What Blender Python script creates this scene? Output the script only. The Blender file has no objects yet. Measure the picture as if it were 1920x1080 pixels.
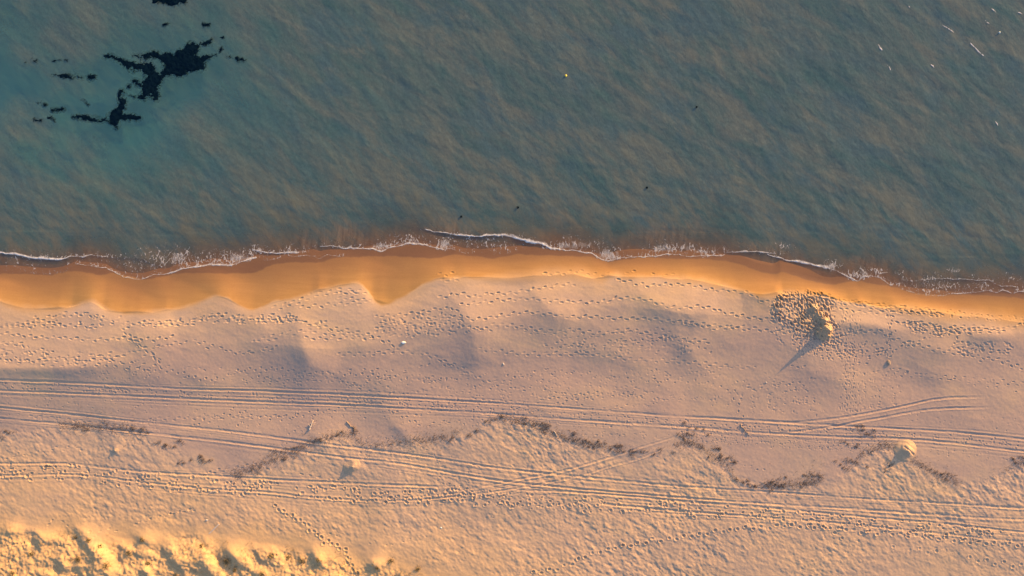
import bpy, math
import numpy as np

rng = np.random.default_rng(7)
S = 13.3333                       # photo pixels per metre on the beach seen from 100 m up
scene = bpy.context.scene
COL = scene.collection

def WX(px): return (np.asarray(px, float) - 960.0) / S
def WY(py): return (540.0 - np.asarray(py, float)) / S
def PXY(pts): return np.array([[(p[0] - 960.0) / S, (540.0 - p[1]) / S] for p in pts])

SUN_AZ = np.array([0.735, 0.678])  # horizontal direction towards the sun
SUN_EL = math.radians(10.5)

# ------------------------------------------------------------------ noise
_tab = rng.random((256, 256))
def vnoise(x, y, seed=0):
    x = x + seed * 17.31; y = y + seed * 9.77
    xi = np.floor(x).astype(np.int64); yi = np.floor(y).astype(np.int64)
    fx = x - xi; fy = y - yi
    fx = fx * fx * fx * (fx * (fx * 6 - 15) + 10); fy = fy * fy * fy * (fy * (fy * 6 - 15) + 10)
    a = _tab[xi & 255, yi & 255]; b = _tab[(xi + 1) & 255, yi & 255]
    c = _tab[xi & 255, (yi + 1) & 255]; d = _tab[(xi + 1) & 255, (yi + 1) & 255]
    return (a + (b - a) * fx) * (1 - fy) + (c + (d - c) * fx) * fy
def fbm(x, y, wl, octv=3, seed=0, gain=0.5):
    r = 0; amp = 1; tot = 0; f = 1.0 / wl
    for i in range(octv):
        ca, sa = math.cos(0.6 * i + seed), math.sin(0.6 * i + seed)
        r = r + amp * (vnoise((x * ca - y * sa) * f, (x * sa + y * ca) * f, seed + i * 5) - 0.5)
        tot += amp; amp *= gain; f *= 2.03
    return r / tot * 2
def rotc(x, y, deg):
    c, s = math.cos(math.radians(deg)), math.sin(math.radians(deg))
    return x * c + y * s, -x * s + y * c
def sstep(a, b, x):
    t = np.clip((x - a) / (b - a), 0, 1)
    return t * t * (3 - 2 * t)

# ------------------------------------------------------------------ shore curves (photo pixels -> map)
W_PTS = [(0,511),(57,511),(100,514),(117,512),(140,496),(165,498),(200,502),(210,510),(227,518),(250,524),(267,524),(293,515),(317,514),(340,503),(380,498),(405,496),(433,498),(480,485),(520,487),(560,480),(587,479),(600,485),(618,480),(640,479),(700,467),(715,473),(730,465),(770,457),(797,460),(833,469),(853,466),(873,474),(900,476),(925,476),(960,475),(1000,474),(1030,468),(1060,469),(1105,474),(1123,484),(1140,490),(1160,484),(1200,482),(1235,482),(1250,478),(1270,476),(1285,480),(1310,481),(1350,480),(1380,490),(1420,506),(1450,513),(1458,508),(1463,500),(1500,513),(1540,524),(1560,526),(1585,520),(1607,527),(1630,518),(1650,520),(1672,535),(1690,540),(1720,550),(1760,554),(1800,550),(1830,550),(1850,546),(1875,548),(1900,547),(1920,552)]
SOAK_PTS = [(0,514),(100,515),(140,508),(187,516),(210,512),(267,526),(330,513),(420,512),(480,511),(513,495),(550,492),(600,492),(640,483),(690,480),(757,481),(827,483),(850,477),(893,481),(925,487),(950,482),(973,477),(1040,478),(1107,482),(1140,491),(1207,483),(1280,486),(1330,486),(1380,494),(1430,511),(1453,515),(1465,508),(1497,519),(1530,530),(1563,535),(1597,528),(1613,528),(1680,537),(1713,549),(1780,555),(1847,552),(1920,558)]
D_PTS = [(0,557),(8,567),(50,578),(110,580),(147,574),(177,562),(190,570),(203,582),(233,587),(300,585),(350,577),(387,563),(410,552),(430,560),(463,578),(477,582),(513,568),(550,560),(583,550),(640,535),(677,529),(687,538),(703,563),(717,573),(750,560),(773,548),(797,530),(820,522),(907,520),(957,522),(1013,517),(1073,513),(1120,524),(1160,518),(1280,523),(1347,534),(1390,545),(1420,555),(1453,552),(1497,549),(1540,552),(1563,562),(1613,570),(1663,577),(1713,581),(1780,590),(1920,604)]
def curve(pts, smooth=0.0):
    p = np.array(pts, float)
    xs = np.arange(-40, 1961, 2.0); ys = np.interp(xs, p[:, 0], p[:, 1])
    if smooth > 0:
        k = np.exp(-0.5 * (np.arange(-60, 61, 2.0) / smooth) ** 2); k /= k.sum()
        ys = np.convolve(np.pad(ys, 30, mode='edge'), k, mode='valid')
    return lambda px: np.interp(px, xs, ys)
Wc, SOAKc, Dc = curve(W_PTS, 2.5), curve(SOAK_PTS, 4), curve(D_PTS, 6)
Dsm = curve(D_PTS, 16); Wsm = curve(W_PTS, 22); BACKc = curve([(0,688),(150,688),(260,672),(360,648),(480,640),(620,655),(720,640),(860,605),(1000,590),(1150,570),(1300,590),(1420,590),(1540,608),(1660,617),(1920,625)], 25)
ROUGHc = curve([(0,800),(80,797),(160,798),(250,803),(300,822),(350,842),(392,862),(440,888),(500,868),(545,848),(580,832),(640,812),(700,835),(760,828),(840,818),(880,798),(930,783),(1000,790),(1030,810),(1080,826),(1150,838),(1220,846),(1290,826),(1340,858),(1380,884),(1430,907),(1480,908),(1530,898),(1590,878),(1610,850),(1660,830),(1720,870),(1780,905),(1840,890),(1920,862)], 8)
DUNEc = curve([(0,962),(60,974),(150,978),(300,985),(450,996),(560,1006),(640,1016),(720,1034),(850,1074),(960,1105),(1200,1180),(1920,1260)], 10)

# ------------------------------------------------------------------ ground grid
def axis(lo, hi, step, far, grow):
    core = np.arange(lo, hi + step * 0.5, step)
    ext = []; v = hi; d = step
    while v < far: d = min(d * (1.07 if d < 1.0 else grow), 160); v = v + d; ext.append(v)
    pre = []; v = lo; d = step
    while v > -far: d = min(d * (1.07 if d < 1.0 else grow), 160); v = v - d; pre.append(v)
    return np.array(pre[::-1] + list(core) + ext)
gx = axis(-73.2, 73.2, 0.08, 2600, 1.16)
core = np.arange(-41.6, 8.36, 0.075)
mid = np.arange(8.5, 42.0, 0.3)
ext = []; v = mid[-1]; d = 0.3
while v < 2600: d = min(d * 1.2, 160); v += d; ext.append(v)
pre = []; v = core[0]; d = 0.075
while v > -2600: d = min(d * (1.055 if d < 1.0 else 1.2), 160); v -= d; pre.append(v)
gy = np.array(pre[::-1] + list(core) + list(mid) + ext)
NX, NY = len(gx), len(gy)
X, Y = np.meshgrid(gx, gy)
PX, PY = 960 + X * S, 540 - Y * S
PXc = np.clip(PX, -40, 1960)

def ground_base(X, Y):
    """smooth beach: sea bed, wet face, berm, back beach, dune foot"""
    PX, PY = np.clip(960 + X * S, -40, 1960), 540 - Y * S
    w, d = Wc(PX), Dc(PX); dsm = Dsm(PX)
    s = (PY - w) / S
    sea = np.minimum(0, s)
    bed = -(0.055 * (-sea) + 0.75 * (1 - np.exp(-np.maximum(0, -sea - 1) / 11)))
    bed = np.maximum(bed, -6.0)
    L = np.maximum((d * 0.6 + dsm * 0.4 - w) / S, 1.2)
    s_ = s + (w - Wsm(PX)) / S * sstep(0.0, 2.2, s)
    t = np.clip(s_ / L, 0, 1)
    Hc = 0.72
    face = Hc * (0.25 * t + 0.75 * t ** 2.1)
    back = np.maximum(0, s - L); mid = np.maximum(0, (PY - BACKc(PX)) / S)
    rise = np.clip((BACKc(PX) - d) / S, 0.5, 9)
    berm = Hc + 0.10 * (1 - np.exp(-back / 1.0)) + 0.036 * np.minimum(back, rise) - (0.12 + 0.060 * rise) * sstep(-1.0, 9.5, mid)
    return np.where(s < 0, bed, np.where(s < L, face, berm)), s, L

Z, Sh, L = ground_base(X, Y)
win_dry = sstep(0.0, 1.2, Sh - L)
# long low undulations of the back beach
Z += win_dry * (0.09 * fbm(X, Y * 1.5, 13, 2, 3) + 0.055 * fbm(*rotc(X * 0.8, Y * 1.3, -20), 5.0, 2, 4))
Z += sstep(0.2, 3, Sh) * 0.045 * fbm(X, Y * 0.8, 7, 2, 31)
dune_s = (PY - DUNEc(PXc)) / S
dn = np.clip(dune_s, 0, 200)
Z += 0.30 * sstep(-9, 1.0, dune_s)
Z += np.where(dn < 9, 0.125 * dn, 1.125 + 0.05 * (dn - 9)) * sstep(0, 6, dune_s) ** 0.5
farfade = sstep(0, 40, np.abs(X) - 72) * 0
Z += 0.03 * np.clip(-41.5 - Y, 0, 150)

def win(cx, cy, r):
    i0, i1 = np.searchsorted(gx, [cx - r, cx + r]); j0, j1 = np.searchsorted(gy, [cy - r, cy + r])
    return slice(j0, j1), slice(i0, i1)
def seg_dist(pts, x, y):
    """distance, position 0..1 along, offset vector of the nearest point of a polyline"""
    best = np.full(x.shape, 1e9); U = np.zeros(x.shape); VX = np.zeros(x.shape); VY = np.zeros(x.shape)
    seg = np.hypot(*(pts[1:] - pts[:-1]).T); tot = seg.sum(); acc = 0
    for k in range(len(pts) - 1):
        a, b = pts[k], pts[k + 1]; dx, dy = b - a; l2 = dx * dx + dy * dy + 1e-12
        t = np.clip(((x - a[0]) * dx + (y - a[1]) * dy) / l2, 0, 1)
        vx = x - a[0] - t * dx; vy = y - a[1] - t * dy; dd = np.hypot(vx, vy)
        m = dd < best
        best = np.where(m, dd, best); U = np.where(m, (acc + t * seg[k]) / tot, U)
        VX = np.where(m, vx, VX); VY = np.where(m, vy, VY); acc += seg[k]
    return best, U, VX, VY
def ridge(pts, h, wsun, wshade):
    p = PXY(pts); c = (p.min(0) + p.max(0)) / 2; r = max(p.max(0) - p.min(0)) / 2 + 2.6 * max(wsun, wshade)
    sl = win(c[0], c[1], r); x, y = X[sl], Y[sl]
    d, u, vx, vy = seg_dist(p, x, y)
    k = 0.5 + 0.5 * np.tanh((vx * SUN_AZ[0] + vy * SUN_AZ[1]) / (0.35 * d + 0.12))
    w = wshade + (wsun - wshade) * k
    add_ = h * np.exp(-(d / w) ** (1.30 + 0.0 * k) * 1.2) * np.clip(np.sin(np.pi * (0.08 + 0.84 * u)), 0, 1) ** 0.7
    for _ in range(1):                       # wind rounds the crest a little
        for ax in (0, 1):
            c_ = np.cumsum(np.pad(add_, [(6, 5) if q == ax else (0, 0) for q in (0, 1)], mode='edge'), axis=ax)
            c_ = np.concatenate([np.zeros_like(np.take(c_, [0], ax)), c_], ax); n_ = add_.shape[ax]
            add_ = (np.take(c_, range(11, 11 + n_), ax) - np.take(c_, range(0, n_), ax)) / 11
    Z[sl] += add_
# beach cusps and swash ridges, each a crest with a gentle side to the sun and a steep lee
ridge([(556,580),(566,600),(571,640),(584,680),(632,698)], 0.50, 6.0, 3.4)
ridge([(838,556),(862,574),(881,604),(888,640),(892,690)], 0.60, 5.5, 8.5)
ridge([(1003,536),(1006,556),(1020,576),(1042,590),(1080,597)], 0.42, 5.5, 3.6)
ridge([(1190,526),(1199,551),(1222,567),(1260,580),(1295,592)], 0.46, 6.0, 3.6)
ridge([(1545,602),(1580,605),(1630,610),(1680,621)], 0.42, 2.6, 1.7)
ridge([(1805,632),(1845,629),(1890,632)], 0.28, 1.5, 1.8)
ridge([(-60,684),(0,688),(90,690),(150,689),(195,683),(240,681)], 0.34, 6.0, 1.3)
ridge([(1690,597),(1740,601),(1790,604)], 0.22, 3.0, 1.2)
ridge([(1275,590),(1300,584),(1340,585)], 0.22, 4.0, 2.2)
ridge([(1385,570),(1420,562),(1450,570),(1470,590)], 0.42, 4.5, 2.8)
ridge([(250,634),(300,622),(334,615)], 0.30, 5.0, 2.6)
ridge([(150,650),(200,642),(300,640)], 0.10, 3.0, 2.0)
ridge([(1270,640),(1285,655),(1300,672)], 0.30, 4.5, 2.6)
ridge([(735,793),(756,808),(775,830)], 0.20, 3.0, 1.3)
ridge([(648,868),(664,872),(680,882)], 0.22, 2.0, 2.2)
ridge([(590,812),(610,830),(620,850)], 0.14, 2.0, 1.5)
ridge([(1080,640),(1150,660),(1230,700)], 0.18, 6.0, 4.0)
ridge([(432,566),(455,585),(480,604),(520,622)], 0.34, 5.0, 4.0)
ridge([(700,580),(730,600),(760,612)], 0.26, 4.0, 4.5)
ridge([(1050,600),(1110,612),(1180,640)], 0.16, 5.0, 4.5)
ridge([(1690,640),(1740,650),(1790,668)], 0.22, 4.0, 3.0)
ridge([(180,585),(215,600),(250,606)], 0.20, 4.0, 3.0)
ridge([(1480,690),(1540,700),(1600,720)], 0.20, 6.0, 4.0)
ridge([(330,690),(380,712),(440,718)], 0.18, 5.0, 3.0)
ridge([(930,700),(990,716),(1060,726)], 0.18, 6.0, 4.0)
# cusp horns reaching down the wet face
ridge([(176,574),(181,550),(192,522)], 0.17, 3.6, 6.0)
ridge([(410,560),(420,540),(430,515)], 0.17, 3.6, 6.0)
ridge([(688,545),(694,520),(704,492)], 0.15, 3.6, 6.0)
ridge([(0,572),(4,550),(12,525)], 0.22, 3.5, 4.0)
ridge([(290,560),(300,540),(306,520)], 0.10, 3.0, 3.0)
ridge([(1380,560),(1420,548),(1480,545)], 0.14, 1.8, 1.6)
ridge([(1070,530),(1100,524),(1130,530)], 0.10, 2.0, 2.5)
for k in range(12):
    px, py = rng.uniform(0, 1900), rng.uniform(640, 760)
    ridge([(px, py), (px + 25, py + 14), (px + 60, py + 22)], rng.uniform(0.04, 0.10), 3.5, 2.4)
# hummocks of the fore-dune
hm = sstep(0.6, 3.2, dune_s + 1.6 * fbm(X, Y, 5, 2, 50))
slh = (slice(0, np.searchsorted(gy, -28)), slice(None))
xr, yr = rotc(X[slh], Y[slh], -38)
hum = np.maximum(0, fbm(xr * 0.75, yr * 1.25, 3.7, 2, 61, 0.5) + 0.12) * 0.96 + 0.22 * fbm(X[slh], Y[slh], 1.2, 3, 62, 0.65)
Z[slh] += hm[slh] * hum
Z[slh] += hm[slh] * 0.05 * fbm(X[slh], Y[slh], 0.35, 2, 63)
for (a, b, h) in [((18,984),(45,996),0.45),((150,985),(205,1010),0.4),((430,1022),(465,1050),0.85),((590,1030),(610,1052),0.75),((262,1000),(300,1018),0.5),((380,1012),(405,1040),0.45),((120,1030),(140,1060),0.6),((80,1000),(96,1020),0.5),((690,1045),(725,1058),0.45),((340,1040),(360,1062),0.5),((217,842),(224,846),0.3)]:
    ridge([a, b], h, 1.5, 0.9)
# rough, trampled and wind-scoured dry sand behind the wrack line
rs = (PY - ROUGHc(PXc)) / S
rough = sstep(-0.3, 0.9, rs + 0.7 * fbm(X, Y, 1.6, 3, 12)) * (1 - 0.75 * sstep(-1.5, 0.8, dune_s) * (1 - hm))
sl = (slice(0, np.searchsorted(gy, -14)), slice(None))
xr, yr = rotc(X[sl], Y[sl], -36)
amp = 0.65 + 0.35 * np.clip(1.4 * fbm(X[sl], Y[sl], 9, 2, 77) + 0.6, 0, 1.4)
lump = 0.062 * fbm(xr * 0.58, yr, 0.56, 2, 71) + 0.046 * fbm(xr * 0.7, yr, 0.29, 2, 72) + 0.045 * fbm(xr * 0.6, yr, 2.0, 2, 73)
Z[sl] += rough[sl] * (1 - 0.6 * hm[sl]) * amp * (0.36 + 0.52 * vnoise(X[sl] / 6, Y[sl] / 4, 78)) * lump
# fine grain and faint wind ripple of the rest
s2 = (slice(0, np.searchsorted(gy, 1.0)), slice(None))
xr, yr = rotc(X[s2], Y[s2], -14)
Z[s2] += win_dry[s2] * (0.010 * fbm(xr * 0.45, yr, 0.6, 2, 81) + 0.006 * fbm(X[s2], Y[s2], 0.28, 1, 82))

# ------------------------------------------------------------------ tyre ruts
def rut(pts, depth=0.058, w=0.16, lip=0.030):
    p = PXY(pts)
    n = np.linspace(0, 1, 14 * len(p)); k = np.linspace(0, 1, len(p))
    q = np.stack([np.interp(n, k, p[:, 0]), np.interp(n, k, p[:, 1])], 1)
    ker = np.ones(11) / 11
    q = np.stack([np.convolve(np.pad(q[:, c], 5, mode='reflect', reflect_type='odd'), ker, 'valid') for c in (0, 1)], 1)
    i0, i1 = np.searchsorted(gx, [q[:, 0].min() - 0.3, q[:, 0].max() + 0.3])
    xs = gx[i0:i1]
    yc = np.interp(xs, q[:, 0], q[:, 1])
    wob_ = 0.05 * (vnoise(xs * 2.6, yc * 0 + depth * 99, 93) - 0.5) + 0.06 * (vnoise(xs * 0.5, yc * 0 + lip * 99, 94) - 0.5)
    mod = 0.55 + 0.75 * (vnoise(xs * 0.35, yc, 91) + 0.6 * vnoise(xs * 1.7, yc, 92) - 0.5)
    ends = sstep(0, 5.5, xs - q[0, 0] + (6 if pts[0][0] <= 5 else 0)) * sstep(0, 5.5, q[-1, 0] - xs + (6 if pts[-1][0] >= 1915 else 0))
    for i in range(len(xs)):
        j0, j1 = np.searchsorted(gy, [yc[i] - 0.7, yc[i] + 0.7])
        d = gy[j0:j1] - yc[i] - wob_[i]
        prof = -depth * np.exp(-(d / w) ** 4) + lip * (np.exp(-((d - 1.55 * w) / (0.5 * w)) ** 2) + 1.3 * np.exp(-((d + 1.55 * w) / (0.55 * w)) ** 2))
        flat = np.exp(-(d / (1.2 * w)) ** 4) * 0.6
        Z[j0:j1, i0 + i] += prof * mod[i] * ends[i]
RUTS = [
 [(-40,708),(0,710),(133,715),(227,720),(333,727),(500,732),(640,738),(773,745),(907,753),(1040,762),(1173,772),(1280,780),(1380,785),(1480,791),(1580,797),(1680,802),(1780,808),(1860,815),(1960,828)],
 [(-40,728),(0,730),(133,735),(333,745),(500,753),(640,758),(773,765),(907,772),(1040,783),(1173,792),(1280,798),(1380,807),(1480,813),(1580,818),(1680,820),(1780,828),(1960,850)],
 [(1460,792),(1547,785),(1613,775),(1680,762),(1720,753),(1747,747),(1780,744),(1860,742)],
 [(1440,812),(1500,806),(1560,798),(1613,787),(1647,782),(1697,772),(1747,765),(1800,763),(1862,762)],
 [(-40,758),(0,762),(133,775),(267,790),(400,803),(533,820),(640,834),(740,846),(840,860),(940,877),(1040,887),(1140,897),(1280,911),(1447,920),(1613,933),(1780,942),(1960,953)],
 [(-40,778),(0,782),(133,795),(267,809),(400,823),(533,840),(640,855),(740,865),(840,883),(940,900),(1040,910),(1140,920),(1280,931),(1447,943),(1613,953),(1780,965),(1960,973)],
 [(-40,868),(0,868),(133,867),(200,875),(267,882),(400,890),(533,898),(640,903),(760,908),(860,912)],
 [(-40,890),(0,890),(133,887),(200,893),(300,905),(400,915),(500,920),(600,932),(700,937),(780,936),(860,928),(925,920),(1000,908),(1090,890),(1140,873),(1200,857),(1240,840),(1280,816)],
 [(870,918),(970,897),(1040,885),(1107,866),(1160,850),(1200,836),(1280,812)],
 [(960,915),(1073,920),(1180,928),(1280,938),(1447,950),(1613,967),(1780,980),(1960,1000)],
 [(1100,940),(1280,957),(1447,968),(1613,982),(1680,990),(1813,1003),(1960,1017)],
]
for k, r in enumerate(RUTS):
    for off_, q_ in ((6, 0.26), (-5, 0.22), (11, 0.16)):
        if k not in (2, 3): rut([(a, b + off_ + 2.5 * math.sin(a / 210 + k + off_)) for a, b in r], 0.058 * q_, 0.13, 0.030 * q_)
    rut(r, *((0.058, 0.16, 0.022) if k not in (7, 8) else (0.034, 0.15, 0.034)))

# ------------------------------------------------------------------ footprints
def print_(x, y, ang, ln, wd, dep, rim=0.3):
    r = ln * 1.25 + 0.1
    sl = win(x, y, r); dx, dy = X[sl] - x, Y[sl] - y
    if dx.size == 0: return
    c, s_ = math.cos(ang), math.sin(ang)
    a, b = (dx * c + dy * s_) / ln, (-dx * s_ + dy * c) / wd
    q = np.sqrt(a * a + b * b + 1e-9)
    dep = dep * 0.74
    Z[sl] += -dep * np.clip(1.15 - q * q, 0, 1) ** 1.0 * (q < 1.08) + dep * rim * np.exp(-((q - 1.35) / 0.28) ** 2)
def trail(pts, step=11.0, side=1.7, dep=0.07, ln=0.30, wd=0.135, jit=0.6, keep=1.0, rim=0.3):
    p = np.array(pts, float); seg = np.hypot(*(p[1:] - p[:-1]).T); acc = np.concatenate([[0], np.cumsum(seg)])
    t = np.arange(0, acc[-1], step); sgn = 1
    for tt in t:
        sgn = -sgn
        if rng.random() > keep: continue
        x, y = np.interp(tt, acc, p[:, 0]), np.interp(tt, acc, p[:, 1])
        x2, y2 = np.interp(tt + 3, acc, p[:, 0]), np.interp(tt + 3, acc, p[:, 1])
        if tt + 3 > acc[-1]: x2, y2 = x + 1, y
        a = math.atan2(-(y2 - y), x2 - x); nx, ny = -(y2 - y), (x2 - x); nn = math.hypot(nx, ny) + 1e-9
        x += sgn * side * nx / nn + rng.normal(0, jit); y += sgn * side * ny / nn + rng.normal(0, jit)
        print_((x - 960) / S, (540 - y) / S, a - sgn * 0.15 + rng.normal(0, 0.15), ln * rng.uniform(0.85, 1.15), wd * rng.uniform(0.85, 1.15), dep * rng.uniform(0.6, 1.3) * (0.45 + 1.0 * float(vnoise(np.array(x / 38.0), np.array(y / 25.0), 140))), rim)
def scatter(poly, n, dep=0.06, ln=0.26, wd=0.14, ang=0.0, spread=0.5, rim=0.3):
    q = np.array(poly, float); lo, hi = q.min(0), q.max(0); k = 0
    while k < n:
        x, y = rng.uniform(lo, hi)
        ins = False; j = len(q) - 1
        for i in range(len(q)):
            if (q[i, 1] > y) != (q[j, 1] > y) and x < (q[j, 0] - q[i, 0]) * (y - q[i, 1]) / (q[j, 1] - q[i, 1]) + q[i, 0]: ins = not ins
            j = i
        if not ins: continue
        k += 1
        print_((x - 960) / S, (540 - y) / S, ang + rng.normal(0, spread), ln * rng.uniform(0.7, 1.3), wd * rng.uniform(0.7, 1.3), dep * rng.uniform(0.6, 1.3), rim)
D1 = dict(dep=0.085)
trail([(0,623),(50,628),(100,632),(167,635),(200,637),(233,632),(253,633),(300,635),(333,630)], dep=0.09)
trail([(0,645),(20,642),(55,645),(70,658),(80,665)], 8, 2.5)
trail([(0,660),(40,662),(75,672),(150,672),(200,668),(260,662),(300,655)], 9, 4, 0.08, jit=2)
trail([(0,668),(60,674),(130,682),(200,676),(270,688),(300,690)], 10, 4, 0.08, jit=2.5)
trail([(90,655),(120,668),(160,678),(230,673)], 10, 3, 0.08, jit=2)
scatter([(0,655),(100,658),(240,660),(240,685),(120,680),(0,672)], 12, 0.07, ang=-0.3)
trail([(20,610),(60,605),(103,593),(133,590)], 10, 2)
trail([(130,588),(180,590),(210,602),(300,610),(340,607)], 10, 2.5)
trail([(0,612),(40,611),(100,606),(160,611),(200,612)], 10, 2, keep=0.9)
scatter([(70,590),(150,585),(260,592),(320,606),(280,615),(60,616)], 30, 0.065, ln=0.24, ang=0.1)
trail([(277,605),(330,605),(350,607),(400,592),(430,590)], 7, 2.5, 0.075)
scatter([(320,600),(440,590),(500,594),(470,606),(330,610)], 40, 0.065, ang=0.1)
trail([(237,618),(258,634),(285,655),(300,672),(313,693)], 9, 2)
trail([(262,640),(290,660),(310,680)], 9, 2)
trail([(267,690),(300,692),(350,698),(377,708),(400,710),(425,707),(440,700),(457,692),(500,690),(533,690),(567,697),(633,698),(690,702),(740,706),(780,712),(860,708)], 10.5, 2, 0.06, 0.17, 0.15)
scatter([(460,592),(560,586),(570,600),(640,598),(600,606),(480,606)], 45, 0.07, ang=0.05)
trail([(480,640),(520,632),(560,622),(580,618),(640,624),(690,632)], 9, 3, 0.06, jit=1.5)
trail([(575,605),(610,612),(660,620),(700,628),(730,640),(745,650)], 10, 2)
trail([(580,632),(620,634),(660,632),(700,634)], 12, 2)
trail([(570,576),(590,574),(640,570),(700,566)], 12, 2)
trail([(520,580),(540,572),(575,560),(595,552),(640,546),(690,545)], 9, 3, 0.07, jit=1.2)
trail([(640,549),(675,549)], 11, 2, 0.08); trail([(640,559),(700,562)], 11, 2, 0.06)
trail([(826,557),(843,555),(853,550),(887,556),(917,550),(950,551),(993,543),(1033,538),(1057,533),(1083,533)], dep=0.085)
trail([(866,571),(900,567),(930,563),(973,561),(1003,560),(1020,563),(1050,565),(1107,567),(1140,564),(1153,559),(1180,559),(1207,563),(1227,567),(1240,573),(1267,577),(1310,574),(1340,580),(1362,588),(1395,594),(1450,600)], dep=0.085)
trail([(707,593),(757,590),(807,582),(847,577),(868,590),(880,598),(907,597),(957,588),(993,584),(1033,589),(1067,595),(1107,593),(1150,597),(1207,597),(1273,603),(1340,610),(1400,617)], dep=0.075)
trail([(923,608),(950,609),(990,615),(1017,620),(1035,622),(1073,618),(1120,625),(1180,618),(1273,637),(1330,640)], 9, 2.5, 0.065)
trail([(880,613),(925,617)], 8, 2)
trail([(740,604),(780,608),(830,600),(870,598)], 8, 3, 0.05, jit=2)
scatter([(720,600),(860,580),(885,610),(880,626),(760,632),(700,625)], 110, 0.045, ang=0.1)
trail([(826,515),(857,513)], 11, 2, 0.07); trail([(830,525),(860,524)], 9, 2)
trail([(1020,514),(1047,514),(1073,508),(1100,512),(1123,516),(1150,512),(1180,510),(1233,512),(1260,515)], 12, 2, 0.08, keep=0.85)
trail([(1157,525),(1180,529),(1203,533),(1213,537),(1230,534),(1253,532),(1273,533),(1307,537),(1317,543),(1327,542),(1340,546),(1360,545),(1380,550),(1390,547),(1407,553),(1417,562),(1437,568),(1450,575)], dep=0.085)
trail([(640,663),(700,663),(750,657),(790,660),(827,673),(867,690),(890,703),(930,725),(960,745)], 9, 2.5, 0.05)
trail([(900,653),(973,662),(1040,663),(1107,663),(1173,672),(1273,677),(1400,690)], 10, 2.5, 0.05)
trail([(1280,603),(1300,608),(1340,617),(1373,612),(1420,617),(1470,624)], dep=0.06)
scatter([(1000,640),(1260,628),(1300,660),(1100,668)], 70, 0.035, ang=0.0)
trail([(1540,555),(1560,562),(1580,567),(1613,570),(1647,578),(1680,578),(1730,583),(1760,588)], 4.5, 3, 0.085, jit=1.6)
trail([(1600,570),(1660,578),(1735,584)], 5, 4, 0.085, jit=2)
trail([(1740,588),(1780,590),(1860,596),(1920,600)], 4.5, 4, 0.06, 0.2, 0.12, jit=2.5)
trail([(1560,576),(1607,585),(1640,587),(1657,588),(1673,600),(1683,606),(1713,610),(1763,615),(1813,617),(1867,618),(1900,610),(1920,605)], dep=0.085)
scatter([(1690,602),(1745,602),(1760,618),(1820,620),(1760,630),(1700,622)], 70, 0.07, ang=-0.2)
trail([(1780,613),(1830,613),(1875,620)], 9, 3, 0.08); trail([(1800,622),(1850,620),(1870,620)], 9, 3, 0.07)
trail([(1567,627),(1613,620),(1643,622),(1677,637),(1707,645),(1747,655),(1780,660),(1830,668),(1870,676),(1920,692)], 9.5, 2.5, 0.075)
scatter([(1480,650),(1550,636),(1640,640),(1660,660),(1600,680),(1500,668)], 130, 0.05, 0.2, 0.12, 0.0, 0.8)
scatter([(1755,640),(1880,640),(1910,660),(1800,666)], 70, 0.05, ang=-0.2)
trail([(1640,700),(1700,702),(1760,706),(1830,712),(1920,720)], 9, 3, 0.05, 0.24, 0.1)
for k in range(7):
    x = 1574 + 5 * k + rng.normal(0, 1)
    trail([(x, 586), (x + 1, 640), (x - 1, 690), (x + 2, 740), (x - 2, 775)], 7, 1.5, 0.04, 0.2, 0.085, jit=1.5, keep=0.8)
trail([(1660,590),(1662,620),(1658,650),(1662,670)], 5, 2.5, 0.07, 0.22, 0.1, jit=2)
scatter([(1590,690),(1680,690),(1690,760),(1560,790),(1570,720)], 90, 0.035, 0.2, 0.1, 1.2, 0.8)
scatter([(1370,720),(1500,720),(1560,780),(1380,770)], 70, 0.035, 0.2, 0.12, -0.5, 0.8)
# trampled ground round the dug heap
TR = [(1452,553),(1490,547),(1540,550),(1556,566),(1556,590),(1560,612),(1545,640),(1510,632),(1470,610),(1440,596),(1446,570)]
scatter(TR, 340, 0.10, 0.34, 0.14, -1.0, 0.4, 0.5)
scatter([(1500,600),(1560,590),(1575,640),(1520,660),(1470,625)], 130, 0.075, 0.26, 0.14, -0.8, 0.7, 0.4)
scatter([(1440,590),(1470,560),(1575,560),(1600,640),(1500,670),(1440,640)], 120, 0.05, 0.25, 0.12, -0.8, 0.7, 0.4)
scatter([(1436,570),(1460,560),(1470,610),(1440,610)], 26, 0.08, 0.28, 0.13, -0.5, 0.4)
# paw and shoe marks between the ruts and in the soft sand behind
def along(pa, n, off, dep, ln, wd, rim, x0=-20, x1=1940, spread=0.6):
    p = np.array(pa, float)
    for k in range(n):
        x = rng.uniform(x0, x1); y = np.interp(x, p[:, 0], p[:, 1]) + rng.uniform(*off)
        print_((x - 960) / S, (540 - y) / S, rng.normal(-0.05, spread), ln * rng.uniform(0.7, 1.25), wd * rng.uniform(0.7, 1.25), dep * rng.uniform(0.6, 1.3), rim)
along(RUTS[0], 520, (4, 19), 0.05, 0.15, 0.12, 0.35)
along(RUTS[1], 230, (5, 28), 0.04, 0.13, 0.11, 0.35)
along(RUTS[4], 130, (-30, 18), 0.04, 0.14, 0.11, 0.3, 0, 900)
along(RUTS[1], 260, (0, 26), 0.035, 0.13, 0.10, 0.3, 1280, 1620)
along(RUTS[0], 120, (-40, -2), 0.035, 0.14, 0.10, 0.3)
along([(-40,871),(133,872),(267,888),(400,897),(533,905),(640,912),(800,917),(960,922)], 210, (-3, 26), 0.085, 0.23, 0.19, 0.6, -20, 1000)
along([(700,918),(860,918),(960,928),(1100,936),(1280,944),(1447,957),(1613,972),(1780,985),(1960,1004)], 260, (-6, 22), 0.085, 0.22, 0.18, 0.6, 740, 1940)
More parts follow.
